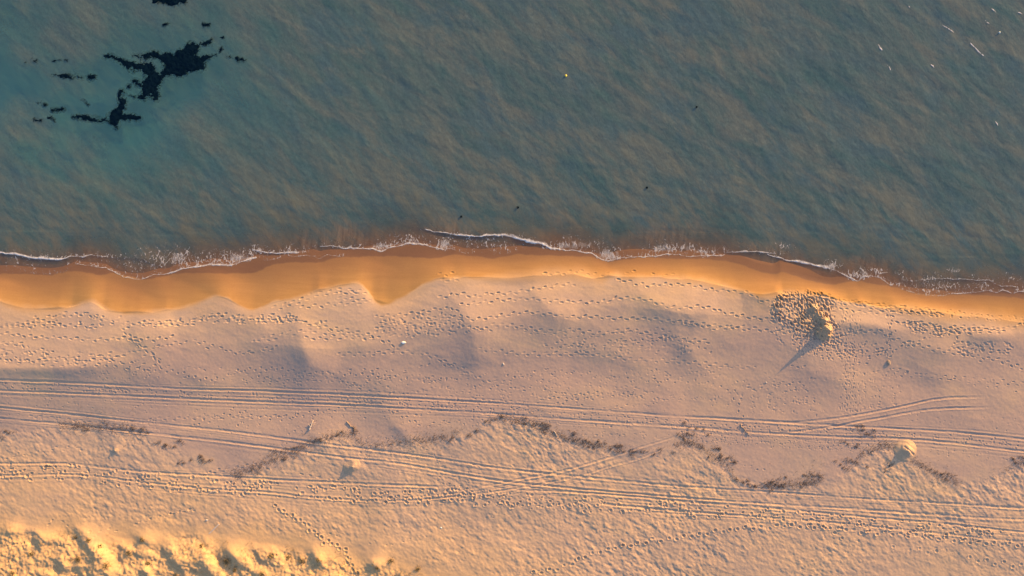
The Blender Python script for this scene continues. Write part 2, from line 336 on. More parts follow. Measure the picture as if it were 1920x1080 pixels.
trail([(1000,1070),(1050,1062),(1097,1040),(1127,1030),(1160,1022),(1193,1017),(1223,1010),(1257,1008),(1287,1003),(1317,997),(1363,993),(1380,987),(1430,987),(1473,982),(1507,983),(1563,987),(1613,995),(1657,997),(1707,1002),(1747,1005),(1797,1012),(1847,1015),(1930,1020)], 14.5, 2.0, 0.12, 0.24, 0.2, rim=0.55)
trail([(518,947),(561,971),(577,978),(587,995),(600,998),(609,1013),(621,1012),(636,1022),(654,1030),(650,1037),(656,1051),(668,1062),(676,1078)], 9, 2, 0.12, 0.24, 0.2, rim=0.5)
trail([(28,1005),(36,1020),(32,1035),(42,1050),(44,1072)], 6, 3.5, 0.10, 0.24, 0.18, rim=0.4)
trail([(1560,1000),(1700,1025),(1850,1050),(1920,1060)], 16, 3, 0.08, 0.22, 0.2, keep=0.6, rim=0.5)
scatter([(620,700),(1340,690),(1500,760),(640,735)], 260, 0.028, 0.2, 0.11, 0.0, 0.6)
scatter([(120,690),(600,705),(640,735),(100,708)], 60, 0.035, 0.16, 0.12, 0.0, 0.6)
scatter([(0,1000),(700,1040),(860,1080),(0,1080)], 30, 0.09, 0.22, 0.18, 0.0, 0.8, 0.4)

for k in range(30):
    x0, y0 = rng.uniform(-60, 1500), rng.uniform(625, 800) if k < 22 else rng.uniform(830, 1000)
    n = rng.integers(3, 7); pts = [(x0 + i * rng.uniform(70, 130), y0 + rng.normal(0, 10) + i * rng.normal(3, 7)) for i in range(n)]
    trail(pts, rng.uniform(8, 13), rng.uniform(1.2, 2.6), rng.uniform(0.03, 0.07), rng.uniform(0.18, 0.28), rng.uniform(0.09, 0.13), rng.uniform(0.6, 1.6), rng.uniform(0.6, 0.95))
# ------------------------------------------------------------------ surface state and colour zones of the sand
soak = sstep(1.4, -1.4, PY - SOAKc(PXc) + 1.6 * fbm(X, Y, 0.8, 2, 21) + 2.0 * fbm(X, Y * 0.4, 4, 1, 22))
blur_ = 3.0 + 9.0 * np.clip(0.5 + 1.6 * fbm(X, Y, 9, 2, 27), 0, 1) + 11 * sstep(760, 1050, PX) * np.clip(0.6 + 1.4 * fbm(X, Y, 12, 2, 28), 0, 1)
moist = np.clip(1 - Sh / np.maximum(L, 1), 0, 1) * sstep(-0.5, 0.3, Sh)
damp = sstep(1, -1, (PY - Dc(PXc) + 5.0 * fbm(X, Y, 2.2, 3, 23)) / blur_)
dune = np.clip(0.35 * sstep(-11, -1, dune_s + 4 * fbm(X, Y, 7, 2, 25)) + 0.65 * sstep(-3.0, 3.0, dune_s + 1.5 * fbm(X, Y, 4, 2, 24)), 0, 1)
bedm = sstep(-3, -9, Sh)
bc_ = (PY - BACKc(PXc)) / S
tide = sstep(-3.0, 3.5, bc_ + 3.5 * fbm(X, Y, 9, 3, 130)) * sstep(1.8, -1.2, rs + 1.6 * fbm(X, Y, 4, 3, 131)) * np.clip(0.80 + 0.8 * fbm(X, Y * 1.6, 7, 3, 132), 0.15, 1)  # mid-beach colour zone: darker, pinker from berm crest to wrack line
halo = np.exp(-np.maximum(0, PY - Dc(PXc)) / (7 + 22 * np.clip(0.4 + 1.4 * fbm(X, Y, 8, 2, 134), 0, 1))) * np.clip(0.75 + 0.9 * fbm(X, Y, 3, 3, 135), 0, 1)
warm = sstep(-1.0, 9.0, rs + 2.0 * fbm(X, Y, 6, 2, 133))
digz = np.exp(-(((PX - 1515) / 34) ** 2 + ((PY - 598) / 34) ** 2) ** 1.5)

def grid_mesh(name, X, Y, Z, attrs=None, keep=None):
    ny, nx = X.shape
    idx = np.arange(nx * ny, dtype=np.int32).reshape(ny, nx)
    f = np.stack([idx[:-1, :-1], idx[:-1, 1:], idx[1:, 1:], idx[1:, :-1]], -1).reshape(-1, 4)
    co = np.stack([X, Y, Z], -1).reshape(-1, 3).astype(np.float32)
    if keep is not None:
        f = f[keep.reshape(-1)]
        used = np.unique(f); mp = np.full(nx * ny, -1, np.int32); mp[used] = np.arange(len(used)); f = mp[f]; co = co[used]
    me = bpy.data.meshes.new(name)
    me.vertices.add(len(co)); me.vertices.foreach_set('co', co.ravel())
    me.loops.add(f.size); me.loops.foreach_set('vertex_index', f.ravel().astype(np.int32))
    me.polygons.add(len(f)); me.polygons.foreach_set('loop_start', np.arange(0, f.size, 4, dtype=np.int32))
    me.polygons.foreach_set('use_smooth', np.ones(len(f), bool))
    me.update(calc_edges=True)
    for k, a in (attrs or {}).items():
        at = me.attributes.new(k, 'FLOAT', 'POINT'); a = a.reshape(-1)
        if keep is not None: a = a[used]
        at.data.foreach_set('value', a.astype(np.float32))
    return me
def add(name, me, mat, parent=None, label=None, cat=None, group=None, kind=None, loc=None):
    o = bpy.data.objects.new(name, me); COL.objects.link(o)
    if mat is not None and me is not None and not me.materials: me.materials.append(mat)
    if parent: o.parent = parent
    if label: o['label'] = label
    if cat: o['category'] = cat
    if group: o['group'] = group
    if kind: o['kind'] = kind
    if loc is not None: o.location = loc
    return o

# ------------------------------------------------------------------ materials
class NT:
    def __init__(s, name):
        s.m = bpy.data.materials.new(name); s.m.use_nodes = True; s.t = s.m.node_tree; s.t.nodes.clear()
        s.out = s.t.nodes.new('ShaderNodeOutputMaterial')
    def n(s, typ, **kw):
        nd = s.t.nodes.new(typ)
        for k, v in kw.items(): setattr(nd, k, v)
        return nd
    def l(s, a, b): s.t.links.new(a, b)
    def val(s, sock, v):
        if hasattr(v, 'is_output'): s.l(v, sock)
        else: sock.default_value = v
    def attr(s, nm): return s.n('ShaderNodeAttribute', attribute_name=nm).outputs['Fac']
    def math(s, op, a, b=0.0, c=0.0, clamp=False):
        nd = s.n('ShaderNodeMath', operation=op, use_clamp=clamp); s.val(nd.inputs[0], a); s.val(nd.inputs[1], b); s.val(nd.inputs[2], c); return nd.outputs[0]
    def mix(s, f, a, b, blend='MIX'):
        nd = s.n('ShaderNodeMix', data_type='RGBA', blend_type=blend)
        s.val(nd.inputs[0], f); s.val(nd.inputs[6], a if hasattr(a, 'is_output') else (*a, 1)); s.val(nd.inputs[7], b if hasattr(b, 'is_output') else (*b, 1)); return nd.outputs[2]
    def coords(s, scale=(1, 1, 1), rot=0.0):
        g = s.n('ShaderNodeNewGeometry').outputs['Position']
        r = s.n('ShaderNodeMapping'); s.l(g, r.inputs[0]); r.inputs['Rotation'].default_value = (0, 0, rot)
        q = s.n('ShaderNodeMapping'); s.l(r.outputs[0], q.inputs[0]); q.inputs['Scale'].default_value = scale
        return q.outputs[0]
    def noise(s, co, scale, detail=3, rough=0.5, dist=0.0):
        nd = s.n('ShaderNodeTexNoise'); s.l(co, nd.inputs['Vector']); nd.inputs['Scale'].default_value = scale
        nd.inputs['Detail'].default_value = detail; nd.inputs['Roughness'].default_value = rough; nd.inputs['Distortion'].default_value = dist
        return nd.outputs['Fac']
    def ramp(s, f, a, b):
        nd = s.n('ShaderNodeMapRange', clamp=True); s.val(nd.inputs[0], f); nd.inputs[1].default_value = a; nd.inputs[2].default_value = b; return nd.outputs[0]
    def bump(s, h, strength, dist):
        nd = s.n('ShaderNodeBump'); s.l(h, nd.inputs['Height']); nd.inputs['Strength'].default_value = strength; nd.inputs['Distance'].default_value = dist; return nd.outputs[0]
    def bsdf(s, col, rough=0.9, normal=None, spec=0.3):
        b = s.n('ShaderNodeBsdfPrincipled'); s.val(b.inputs['Base Color'], col if hasattr(col, 'is_output') else (*col, 1)); s.val(b.inputs['Roughness'], rough)
        b.inputs['Specular IOR Level'].default_value = spec
        if normal is not None: s.l(normal, b.inputs['Normal'])
        return b.outputs[0]
    def done(s, sh): s.l(sh, s.out.inputs['Surface']); return s.m

def sand_material():
    t = NT('beach_sand'); P = t.coords()
    a_wet, a_damp, a_dune, a_dig = t.attr('soak'), t.attr('damp'), t.attr('dune'), t.attr('dig')
    big = t.noise(P, 0.09, 3, 0.55); med = t.noise(t.coords((0.5, 1.3, 1), 0.2), 0.45, 4, 0.6); fine = t.noise(P, 5.5, 3, 0.65)
    dry = t.mix(t.ramp(big, 0.36, 0.64), (0.490, 0.345, 0.272), (0.545, 0.376, 0.256))
    dry = t.mix(t.ramp(med, 0.35, 0.7), dry, (0.445, 0.318, 0.262))
    dun = t.mix(t.ramp(med, 0.3, 0.7), (0.560, 0.362, 0.195), (0.520, 0.335, 0.190))
    dmp = t.mix(t.ramp(big, 0.35, 0.65), (0.408, 0.232, 0.090), (0.372, 0.204, 0.084))
    wet = t.mix(t.ramp(med, 0.3, 0.7), (0.205, 0.104, 0.060), (0.182, 0.094, 0.058))
    lay = t.noise(t.coords((0.14, 1.5, 1), 0.03), 0.9, 5, 0.7, 0.6)
    dmp = t.mix(1.0, dmp, t.mix(t.ramp(lay, 0.3, 0.7), (0.88, 0.87, 0.86), (1.10, 1.10, 1.10)), 'MULTIPLY')
    dmp = t.mix(t.math('MULTIPLY', t.ramp(t.math('ADD', t.attr('moist'), t.math('MULTIPLY', med, 0.3)), 0.12, 0.95), 0.85), dmp, (0.262, 0.134, 0.070))
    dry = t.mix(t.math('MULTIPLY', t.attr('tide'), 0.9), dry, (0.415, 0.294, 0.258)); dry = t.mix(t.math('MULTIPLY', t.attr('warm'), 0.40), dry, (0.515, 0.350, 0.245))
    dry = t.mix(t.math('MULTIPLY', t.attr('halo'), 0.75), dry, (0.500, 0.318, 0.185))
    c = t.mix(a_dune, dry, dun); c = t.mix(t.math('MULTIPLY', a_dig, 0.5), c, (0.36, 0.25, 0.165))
    c = t.mix(a_damp, c, dmp); c = t.mix(a_wet, c, wet)
    c = t.mix(t.attr('bed'), c, (0.27, 0.32, 0.31))
    g = t.mix(t.ramp(fine, 0.25, 0.75), (0.93, 0.93, 0.93), (1.06, 1.06, 1.06))
    c = t.mix(1.0, c, g, 'MULTIPLY')
    rough = t.math('SUBTRACT', 0.95, t.math('MULTIPLY', a_wet, 0.5))
    h = t.math('ADD', t.noise(P, 3.2, 3, 0.6), t.math('MULTIPLY', t.noise(P, 11, 2, 0.6), 0.5))
    st = t.math('SUBTRACT', 1.0, t.math('MULTIPLY', a_damp, 0.9))
    nb = t.n('ShaderNodeBump'); t.l(h, nb.inputs['Height']); t.l(t.math('MULTIPLY', st, 0.32), nb.inputs['Strength']); nb.inputs['Distance'].default_value = 0.03
    return t.done(t.bsdf(c, rough, nb.outputs[0], 0.25))

def water_material():
    t = NT('sea_water'); P = t.coords()
    turb, teal = t.attr('turbid'), t.attr('shoal')
    st1 = t.noise(t.coords((0.27, 1.0, 1), math.radians(36)), 0.30, 4, 0.6, 0.6)
    st2 = t.noise(t.coords((0.42, 1.0, 1), math.radians(48)), 0.75, 5, 0.65, 0.5)
    big = t.noise(P, 0.045, 2, 0.5)
    mixv = t.math('ADD', t.math('MULTIPLY', st1, 0.72), t.math('MULTIPLY', st2, 0.28))
    bl = t.noise(t.coords((0.7, 1.1, 1), math.radians(30)), 0.16, 4, 0.6, 0.6)
    base = t.mix(t.ramp(mixv, 0.36, 0.58), (0.050, 0.102, 0.118), (0.098, 0.126, 0.135))
    base = t.mix(t.math('MULTIPLY', t.ramp(bl, 0.48, 0.62), 0.8), base, (0.064, 0.112, 0.142))
    base = t.mix(t.math('MULTIPLY', t.ramp(mixv, 0.51, 0.68), 0.7), base, (0.136, 0.146, 0.132))
    base = t.mix(t.math('MULTIPLY', t.ramp(big, 0.42, 0.66), 0.4), base, (0.070, 0.112, 0.130))
    base = t.mix(t.math('MULTIPLY', teal, 0.85), base, (0.054, 0.166, 0.194))
    gr = t.noise(P, 2.6, 4, 0.7, 0.4)
    base = t.mix(1.0, base, t.mix(t.ramp(gr, 0.25, 0.75), (0.87, 0.87, 0.87), (1.16, 1.16, 1.15)), 'MULTIPLY')
    base = t.mix(t.math('MULTIPLY', t.math('MULTIPLY', t.attr('stirred'), t.ramp(t.math('ADD', t.math('MULTIPLY', st1, 0.45), t.math('MULTIPLY', st2, 0.55)), 0.43, 0.64)), 0.62), base, (0.150, 0.143, 0.112))
    near = t.math('SUBTRACT', 1.0, t.attr('offshore'))
    swash = t.noise(t.coords((2.4, 0.42, 1), 0.08), 0.8, 4, 0.65, 0.3)
    brown = t.mix(t.ramp(swash, 0.40, 0.62), (0.132, 0.098, 0.082), (0.225, 0.165, 0.128))
    base = t.mix(t.math('MULTIPLY', near, t.math('ADD', 0.4, t.math('MULTIPLY', t.ramp(st2, 0.40, 0.62), 0.6))), base, brown)
    w1 = t.noise(t.coords((0.50, 1.0, 1), math.radians(47)), 1.5, 4, 0.65, 0.5)
    w2 = t.noise(t.coords((0.65, 1.0, 1), math.radians(62)), 4.0, 4, 0.65, 0.4)
    h = t.math('ADD', w1, t.math('MULTIPLY', w2, 0.5))
    nrm = t.bump(h, 0.36, 0.10)
    b = t.n('ShaderNodeBsdfPrincipled'); t.l(base, b.inputs['Base Color']); b.inputs['Roughness'].default_value = 0.12; b.inputs['IOR'].default_value = 1.33
    t.l(nrm, b.inputs['Normal'])
    tr = t.n('ShaderNodeBsdfTransparent'); t.l(t.mix(teal, (0.95, 0.93, 0.91), (0.45, 0.82, 0.96)), tr.inputs[0])
    gl = t.n('ShaderNodeBsdfGlossy'); gl.inputs['Roughness'].default_value = 0.08; t.l(nrm, gl.inputs['Normal'])
    m0 = t.n('ShaderNodeMixShader'); m0.inputs[0].default_value = 0.035; t.l(tr.outputs[0], m0.inputs[1]); t.l(gl.outputs[0], m0.inputs[2])
    m1 = t.n('ShaderNodeMixShader'); t.l(turb, m1.inputs[0]); t.l(m0.outputs[0], m1.inputs[1]); t.l(b.outputs[0], m1.inputs[2])
    return t.done(m1.outputs[0])

def simple(name, c1, c2, scale=6.0, rough=0.85, spec=0.2):
    t = NT(name); f = t.ramp(t.noise(t.coords(), scale, 3, 0.6), 0.3, 0.7)
    return t.done(t.bsdf(t.mix(f, c1, c2), rough, None, spec))
M_SAND = sand_material(); M_WATER = water_material()
def foam_material():
    t = NT('foam'); f = t.ramp(t.noise(t.coords(), 9, 3, 0.6), 0.3, 0.7)
    b = t.bsdf(t.mix(f, (0.60, 0.57, 0.61), (0.76, 0.73, 0.77)), 0.8, None, 0.2)
    tr = t.n('ShaderNodeBsdfTransparent'); m = t.n('ShaderNodeMixShader')
    t.l(t.ramp(t.attr('thick'), 0.20, 1.05), m.inputs[0]); t.l(tr.outputs[0], m.inputs[1]); t.l(b, m.inputs[2])
    return t.done(m.outputs[0])
M_FOAM = foam_material()
M_GRASSBED = simple('dark_seagrass', (0.0016, 0.0075, 0.0180), (0.0035, 0.0125, 0.0260), 2.0, 1.0, 0.0)
M_WRACK = simple('dried_weed', (0.080, 0.062, 0.062), (0.165, 0.126, 0.115), 2.5)
M_PALEWOOD = simple('bleached_wood', (0.50, 0.42, 0.37), (0.62, 0.54, 0.50), 3.0)
M_DULLWOOD = simple('weathered_wood', (0.30, 0.22, 0.17), (0.40, 0.30, 0.24), 3.0)
M_BLADE = simple('dune_blades', (0.20, 0.145, 0.075), (0.30, 0.215, 0.115), 1.5)
M_LEAF = simple('dune_leaves', (0.085, 0.078, 0.045), (0.17, 0.14, 0.075), 1.5)
M_WHITE = simple('white_plastic', (0.80, 0.80, 0.80), (0.86, 0.86, 0.86), 3.0, 0.4, 0.4)
M_YELLOW = simple('yellow_plastic', (0.80, 0.56, 0.03), (0.86, 0.64, 0.06), 3.0, 0.4, 0.4)
M_METAL = simple('buoy_metal', (0.20, 0.20, 0.20), (0.30, 0.30, 0.30), 5.0, 0.5, 0.5)
M_ROPE = simple('buoy_rope', (0.10, 0.09, 0.05), (0.16, 0.14, 0.08), 8.0)

# ------------------------------------------------------------------ the sand sheet
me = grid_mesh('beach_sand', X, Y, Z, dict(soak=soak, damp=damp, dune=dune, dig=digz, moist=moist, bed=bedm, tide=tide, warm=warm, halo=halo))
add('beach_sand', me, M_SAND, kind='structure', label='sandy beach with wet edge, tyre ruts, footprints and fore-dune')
def ground_z(x, y):
    i = np.clip(np.searchsorted(gx, x) - 1, 0, NX - 2); j = np.clip(np.searchsorted(gy, y) - 1, 0, NY - 2)
    fx = (x - gx[i]) / (gx[i + 1] - gx[i]); fy = (y - gy[j]) / (gy[j + 1] - gy[j])
    return (Z[j, i] * (1 - fx) + Z[j, i + 1] * fx) * (1 - fy) + (Z[j + 1, i] * (1 - fx) + Z[j + 1, i + 1] * fx) * fy

# ------------------------------------------------------------------ the sea
FRONTS = [  # swash fronts: (points, foam width m, strength, height of the little bore)
 ([(-20,474),(0,474),(33,477),(57,483),(100,486),(117,485),(133,481)], 0.30, 1.0, 0.10),
 ([(133,481),(147,480),(155,482),(173,478),(200,482)], 0.22, 0.62, 0.07),
 ([(200,482),(235,482),(265,484),(290,495),(310,502)], 0.10, 0.30, 0.05),
 ([(47,494),(55,500),(60,511),(80,513),(98,514),(117,512),(127,504),(143,495)], 0.09, 0.36, 0.0),
 ([(143,495),(160,497),(180,501),(200,501),(207,506),(227,517),(250,524),(267,524),(280,519),(293,515),(317,514)], 0.13, 0.72, 0.03),
 ([(317,514),(335,508),(343,504),(360,501),(380,499),(400,496)], 0.24, 0.80, 0.03),
 ([(400,496),(433,498),(450,492),(465,486),(480,484)], 0.26, 0.78, 0.04),
 ([(480,484),(500,488),(515,487),(530,479)], 0.09, 0.40, 0.0),
 ([(473,467),(485,470),(497,475),(525,475),(540,474),(560,473)], 0.24, 0.78, 0.05),
 ([(540,480),(570,480),(590,480),(600,485),(612,478),(640,480)], 0.10, 0.46, 0.0),
 ([(600,462),(620,461),(640,463)], 0.16, 0.6, 0.05),
 ([(640,465),(670,465),(700,467),(707,470),(715,473),(725,467),(740,462),(770,457),(797,459),(812,463),(833,468)], 0.22, 0.74, 0.04),
 ([(700,463),(730,460),(760,456),(780,455)], 0.16, 0.5, 0.0),
 ([(833,468),(845,465),(857,469),(873,475)], 0.14, 0.66, 0.02),
 ([(798,431),(820,435),(840,438),(860,441),(890,443),(920,442),(947,441),(958,443)], 0.26, 0.92, 0.13),
 ([(958,443),(973,448),(993,453),(1012,456),(1022,460),(1033,466)], 0.42, 1.0, 0.15),
 ([(1033,466),(1055,469),(1073,469),(1090,473),(1107,475),(1118,481),(1127,486)], 0.18, 0.80, 0.04),
 ([(1127,486),(1140,489),(1155,486),(1167,483),(1200,482),(1233,481),(1247,478),(1270,476),(1290,481)], 0.13, 0.78, 0.03),
 ([(1290,481),(1310,481),(1325,480),(1350,480),(1358,476)], 0.16, 0.72, 0.03),
 ([(1358,473),(1380,473),(1400,472),(1420,472),(1440,474),(1455,475)], 0.26, 0.70, 0.07),
 ([(1440,477),(1455,481),(1470,487),(1490,490),(1513,494),(1530,498),(1550,502)], 0.32, 0.84, 0.06),
 ([(1550,502),(1570,509),(1585,518),(1600,524),(1607,527),(1620,519),(1632,517)], 0.17, 0.75, 0.03),
 ([(1632,517),(1650,520),(1658,526),(1670,535)], 0.13, 0.62, 0.02),
 ([(1650,512),(1665,511)], 0.12, 0.6, 0.02),
 ([(1683,512),(1690,524),(1710,527),(1730,525),(1752,524)], 0.10, 0.44, 0.03),
 ([(1680,535),(1685,529),(1686,536)], 0.10, 0.5, 0.0),
 ([(1752,522),(1800,523),(1830,525),(1855,525),(1867,532),(1880,537),(1905,538)], 0.14, 0.5, 0.06),
 ([(1700,545),(1725,552),(1757,555),(1780,552)], 0.10, 0.46, 0.0),
 ([(1785,550),(1800,551),(1815,549),(1830,549),(1835,548),(1850,545),(1870,548),(1880,545),(1897,550),(1910,546),(1940,548)], 0.13, 0.70, 0.03),
]
LACE = [((330,485),(60,18),0.8),((390,488),(50,15),0.7),((440,485),(40,14),0.9),((480,472),(22,12),0.9),((550,470),(30,10),0.6),((715,462),(24,10),0.8),((765,450),(30,11),0.6),((835,457),(16,16),1.0),((905,455),(55,12),0.46),((940,462),(40,12),0.35),((1075,460),(45,12),0.85),((1143,478),(26,14),1.1),((1250,466),(36,13),0.8),((1285,467),(22,10),0.9),((1325,472),(28,9),0.8),((1360,470),(8,8),0.8),((1465,462),(18,6),0.6),((1560,497),(18,9),0.9),((1612,515),(22,12),1.0),((1640,510),(20,6),0.7),((1760,537),(70,12),0.5),((1740,545),(30,10),0.5),((1840,537),(18,8),0.5),((60,483),(50,8),0.4),((250,497),(40,12),0.35),((20,500),(60,10),0.2),((1790,508),(18,5),0.7),((1895,520),(20,8),0.4)]
wx = axis(-73.4, 73.4, 0.2, 2600, 1.2)
wy = np.concatenate([np.arange(-6.6, 8.6, 0.12), np.arange(8.6, 42, 0.2)])
ext = []; v = wy[-1]; d = 0.2
while v < 2600: d = min(d * 1.2, 160); v += d; ext.append(v)
wy = np.concatenate([wy, ext])
wX, wY = np.meshgrid(wx, wy)
def water_state(x, y):
    px, py = np.clip(960 + x * S, -40, 1960), 540 - y * S
    off = (Wc(px) - py) / S
    a = sstep(1.0, 9.0, off)
    r1, r2 = rotc(x, y, -46)
    fade = 1.0
    z = 0.055 * a * fbm(r1 * 0.55, r2, 2.0, 4, 41, 0.62) + 0.06 * sstep(4, 18, off) * fbm(r1 * 0.3, r2, 7.5, 2, 42)
    q1, q2 = rotc(x, y, -6)
    z += 0.016 * sstep(1.5, 4, off) * (1 - sstep(5, 14, off)) * fbm(q1 * 0.22, q2, 0.75, 2, 43)
    return z, off
wZ, wOff = water_state(wX, wY)
for pts, wd, st, bh in FRONTS:
    if bh <= 0: continue
    p = PXY(pts); c = (p.min(0) + p.max(0)) / 2; r = max(p.max(0) - p.min(0)) / 2 + 2.5
    i0, i1 = np.searchsorted(wx, [c[0] - r, c[0] + r]); j0, j1 = np.searchsorted(wy, [p[:, 1].min() - 1.2, p[:, 1].max() + 3])
    if j1 <= j0: continue
    q = (slice(j0, j1), slice(i0, i1))
    d, u, vx, vy = seg_dist(p, wX[q], wY[q])
    w = np.where(vy > 0, 1.5, 0.32)
    wZ[q] = np.maximum(wZ[q], bh * np.exp(-(d / w) ** 2) * np.clip(np.sin(np.pi * (0.06 + 0.88 * u)), 0, 1) ** 0.6)
shoal = np.exp(-(((wX - WX(190)) / 30) ** 2 + ((wY - WY(150)) / 13) ** 2)) + 0.5 * np.exp(-(((wX - WX(40)) / 18) ** 2 + ((wY - WY(230)) / 7) ** 2))
shoal = np.clip(shoal * (0.75 + 0.9 * fbm(wX, wY, 7, 3, 45)), 0, 1)
wob = fbm(*rotc(wX * 1.0, wY, -38), 5, 3, 46)
turb = 1 - np.exp(-np.maximum(0, wOff) / (2.3 + 1.1 * wob))
turb = np.clip(0.04 + 0.95 * turb, 0, 0.97) - 0.42 * shoal
offs = sstep(0.6, 5.2, wOff + 2.0 * wob)
me = grid_mesh('sea_water', wX, wY, wZ, dict(turbid=turb, shoal=shoal, offshore=offs, stirred=np.clip(1.0 - 0.84 * sstep(3, 19, wOff) - 0.06 * sstep(18, 34, wOff), 0, 1)))
add('sea_water', me, M_WATER, kind='structure', label='grey-green sea with diagonal wind streaks')
def water_z(x, y):
    i = np.clip(np.searchsorted(wx, x) - 1, 0, len(wx) - 2); j = np.clip(np.searchsorted(wy, y) - 1, 0, len(wy) - 2)
    fx = (x - wx[i]) / (wx[i + 1] - wx[i]); fy = (y - wy[j]) / (wy[j + 1] - wy[j])
    return (wZ[j, i] * (1 - fx) + wZ[j, i + 1] * fx) * (1 - fy) + (wZ[j + 1, i] * (1 - fx) + wZ[j + 1, i + 1] * fx) * fy

# ------------------------------------------------------------------ foam
fx_ = np.arange(-73, 73, 0.045); fy_ = np.arange(WY(562), WY(424), 0.04)
FX, FY = np.meshgrid(fx_, fy_)
wbx = FX + 0.14 * fbm(FX, FY, 0.9, 2, 101); wby = FY + 0.13 * fbm(FX, FY, 0.8, 2, 102)
F = np.zeros(FX.shape); lace_n = 1 - np.abs(fbm(FX + 0.25 * fbm(FX, FY, 0.7, 2, 107), FY * 0.40, 0.46, 2, 103)) * 4.2
lace_n = np.maximum(lace_n, 1 - np.abs(fbm(FX, FY * 0.7, 0.36, 1, 104)) * 3.6 - 0.15)
brk = fbm(FX, FY, 0.34, 3, 105, 0.8)
for pts, wd, st, bh in FRONTS:
    p = PXY(pts); i0, i1 = np.searchsorted(fx_, [p[:, 0].min() - 2, p[:, 0].max() + 2]); j0, j1 = np.searchsorted(fy_, [p[:, 1].min() - 2, p[:, 1].max() + 2.2])
    q = (slice(j0, j1), slice(i0, i1))
    d, u, vx, vy = seg_dist(p, wbx[q], wby[q])
    w = 0.60 * wd * (0.75 + 0.9 * fbm(FX[q], FY[q], 1.6, 2, 106)) * np.where(vy > 0, 1.25, 0.65)
    w = np.maximum(w, 0.03)
    core_ = st * np.exp(-(d / w) ** 2) * (1.0 + 0.55 * brk[q])
    n1 = np.abs(fbm(wbx[q], wby[q] * 0.50, 0.36, 2, 111))
    tail = 0.60 * (n1 < 0.16 * st * np.exp(-(np.maximum(vy, 0) / (0.45 * wd + 0.30))) * (1 + brk[q]) * (0.4 if wd > 0.25 else 1.0)) * (d < 1.3) * (vy > -0.05)
    F[q] = np.maximum(F[q], np.maximum(core_, tail * (tail > 0.1)))
for (cx, cy), (rx, ry), st in LACE:
    rx, ry = rx / S, ry / S
    x0, y0 = float(WX(cx)), float(WY(cy)); i0, i1 = np.searchsorted(fx_, [x0 - 2 * rx, x0 + 2 * rx]); j0, j1 = np.searchsorted(fy_, [y0 - 2 * ry, y0 + 2 * ry])
    q = (slice(j0, j1), slice(i0, i1))
    e = np.exp(-(((FX[q] - x0) / rx) ** 2 + ((FY[q] - y0) / ry) ** 2))
    n1 = fbm(wbx[q], wby[q] * 0.50, 0.36, 2, 111); n2 = fbm(wbx[q], wby[q] * 0.5, 0.30, 1, 112)
    veil = 0.46 * st * e ** 1.3 * (0.85 + 0.9 * fbm(FX[q], FY[q] * 0.6, 0.9, 3, 113)); F[q] = np.maximum(F[q], np.where(veil > 0.25, veil, 0))
    F[q] = np.maximum(F[q], 0.62 * (np.abs(n1) < 0.15 * st * e * (1 + brk[q]))); F[q] = np.maximum(F[q], 0.58 * (np.abs(n2) < 0.12 * st * e * e * (1 + brk[q])))
poff = (Wc(np.clip(960 + FX * S, -40, 1960)) - (540 - FY * S)) / S
F *= sstep(-0.30, -0.12, poff)
cell = 0.25 * (F[:-1, :-1] + F[1:, :-1] + F[:-1, 1:] + F[1:, 1:])
FZ = np.maximum(water_z(FX, FY), ground_z(FX, FY)) + 0.012 + 0.05 * np.clip(F - 0.35, 0, 0.6) * (0.6 + brk)
me = grid_mesh('sea_foam', FX, FY, FZ, dict(thick=F), keep=cell > 0.26)
add('sea_foam', me, M_FOAM, kind='stuff', label='white lacy foam along the edge of the swash', cat='foam')
# whitecap flecks out at sea
def fleck_mesh(name, pts, wd, seed):
    p = PXY(pts); x = np.arange(p[:, 0].min() - 0.5, p[:, 0].max() + 0.5, 0.05); y = np.arange(p[:, 1].min() - 0.5, p[:, 1].max() + 0.5, 0.05)
    a, b = np.meshgrid(x, y); d, u, _, _ = seg_dist(p, a + 0.1 * fbm(a, b, 0.6, 2, seed), b + 0.1 * fbm(a, b, 0.6, 2, seed + 1))
    f = np.exp(-(d / wd) ** 2) * (0.9 + 0.9 * fbm(a, b, 0.3, 2, seed + 2)) * np.sin(np.pi * (0.1 + 0.8 * u))
    c = 0.25 * (f[:-1, :-1] + f[1:, :-1] + f[:-1, 1:] + f[1:, 1:])
    return grid_mesh(name, a, b, water_z(a, b) + 0.015 + 0.03 * f, dict(thick=f), keep=c > 0.42)
FLECKS = [[(1645,82),(1650,91),(1656,97)],[(1664,121),(1670,133)],[(1766,46),(1778,54),(1790,62)],[(1812,76),(1824,85),(1836,98),(1850,109)],[(1858,16),(1868,24)],[(1866,226),(1872,237)],[(1906,20),(1918,28)],[(1745,120),(1752,128)],[(1700,10),(1712,18)],[(1846,38),(1856,46)]]
FW = [0.12, 0.08, 0.09, 0.09, 0.07, 0.08, 0.08, 0.07, 0.07, 0.07]
FLAB = ['brightest short white crest alone on the grey sea near the upper right','thin pale crest just below the bright short one','broken pale crest left of the white float','long broken white crest running down towards the right edge','small pale crest above the white float by the top edge','short white crest low on the right edge of the sea','pale crest in the top right corner of the sea','faint tiny crest between the bright short crest and the long broken one','faint thin crest touching the top edge of the sea','faint thin crest just left of the white float']
for k, (p, w) in enumerate(zip(FLECKS, FW)):
    add('wave_crest', fleck_mesh('wave_crest', p, w, 200 + 7 * k), M_FOAM, label=FLAB[k], cat='wave crest', group='breaking crests on the open sea')

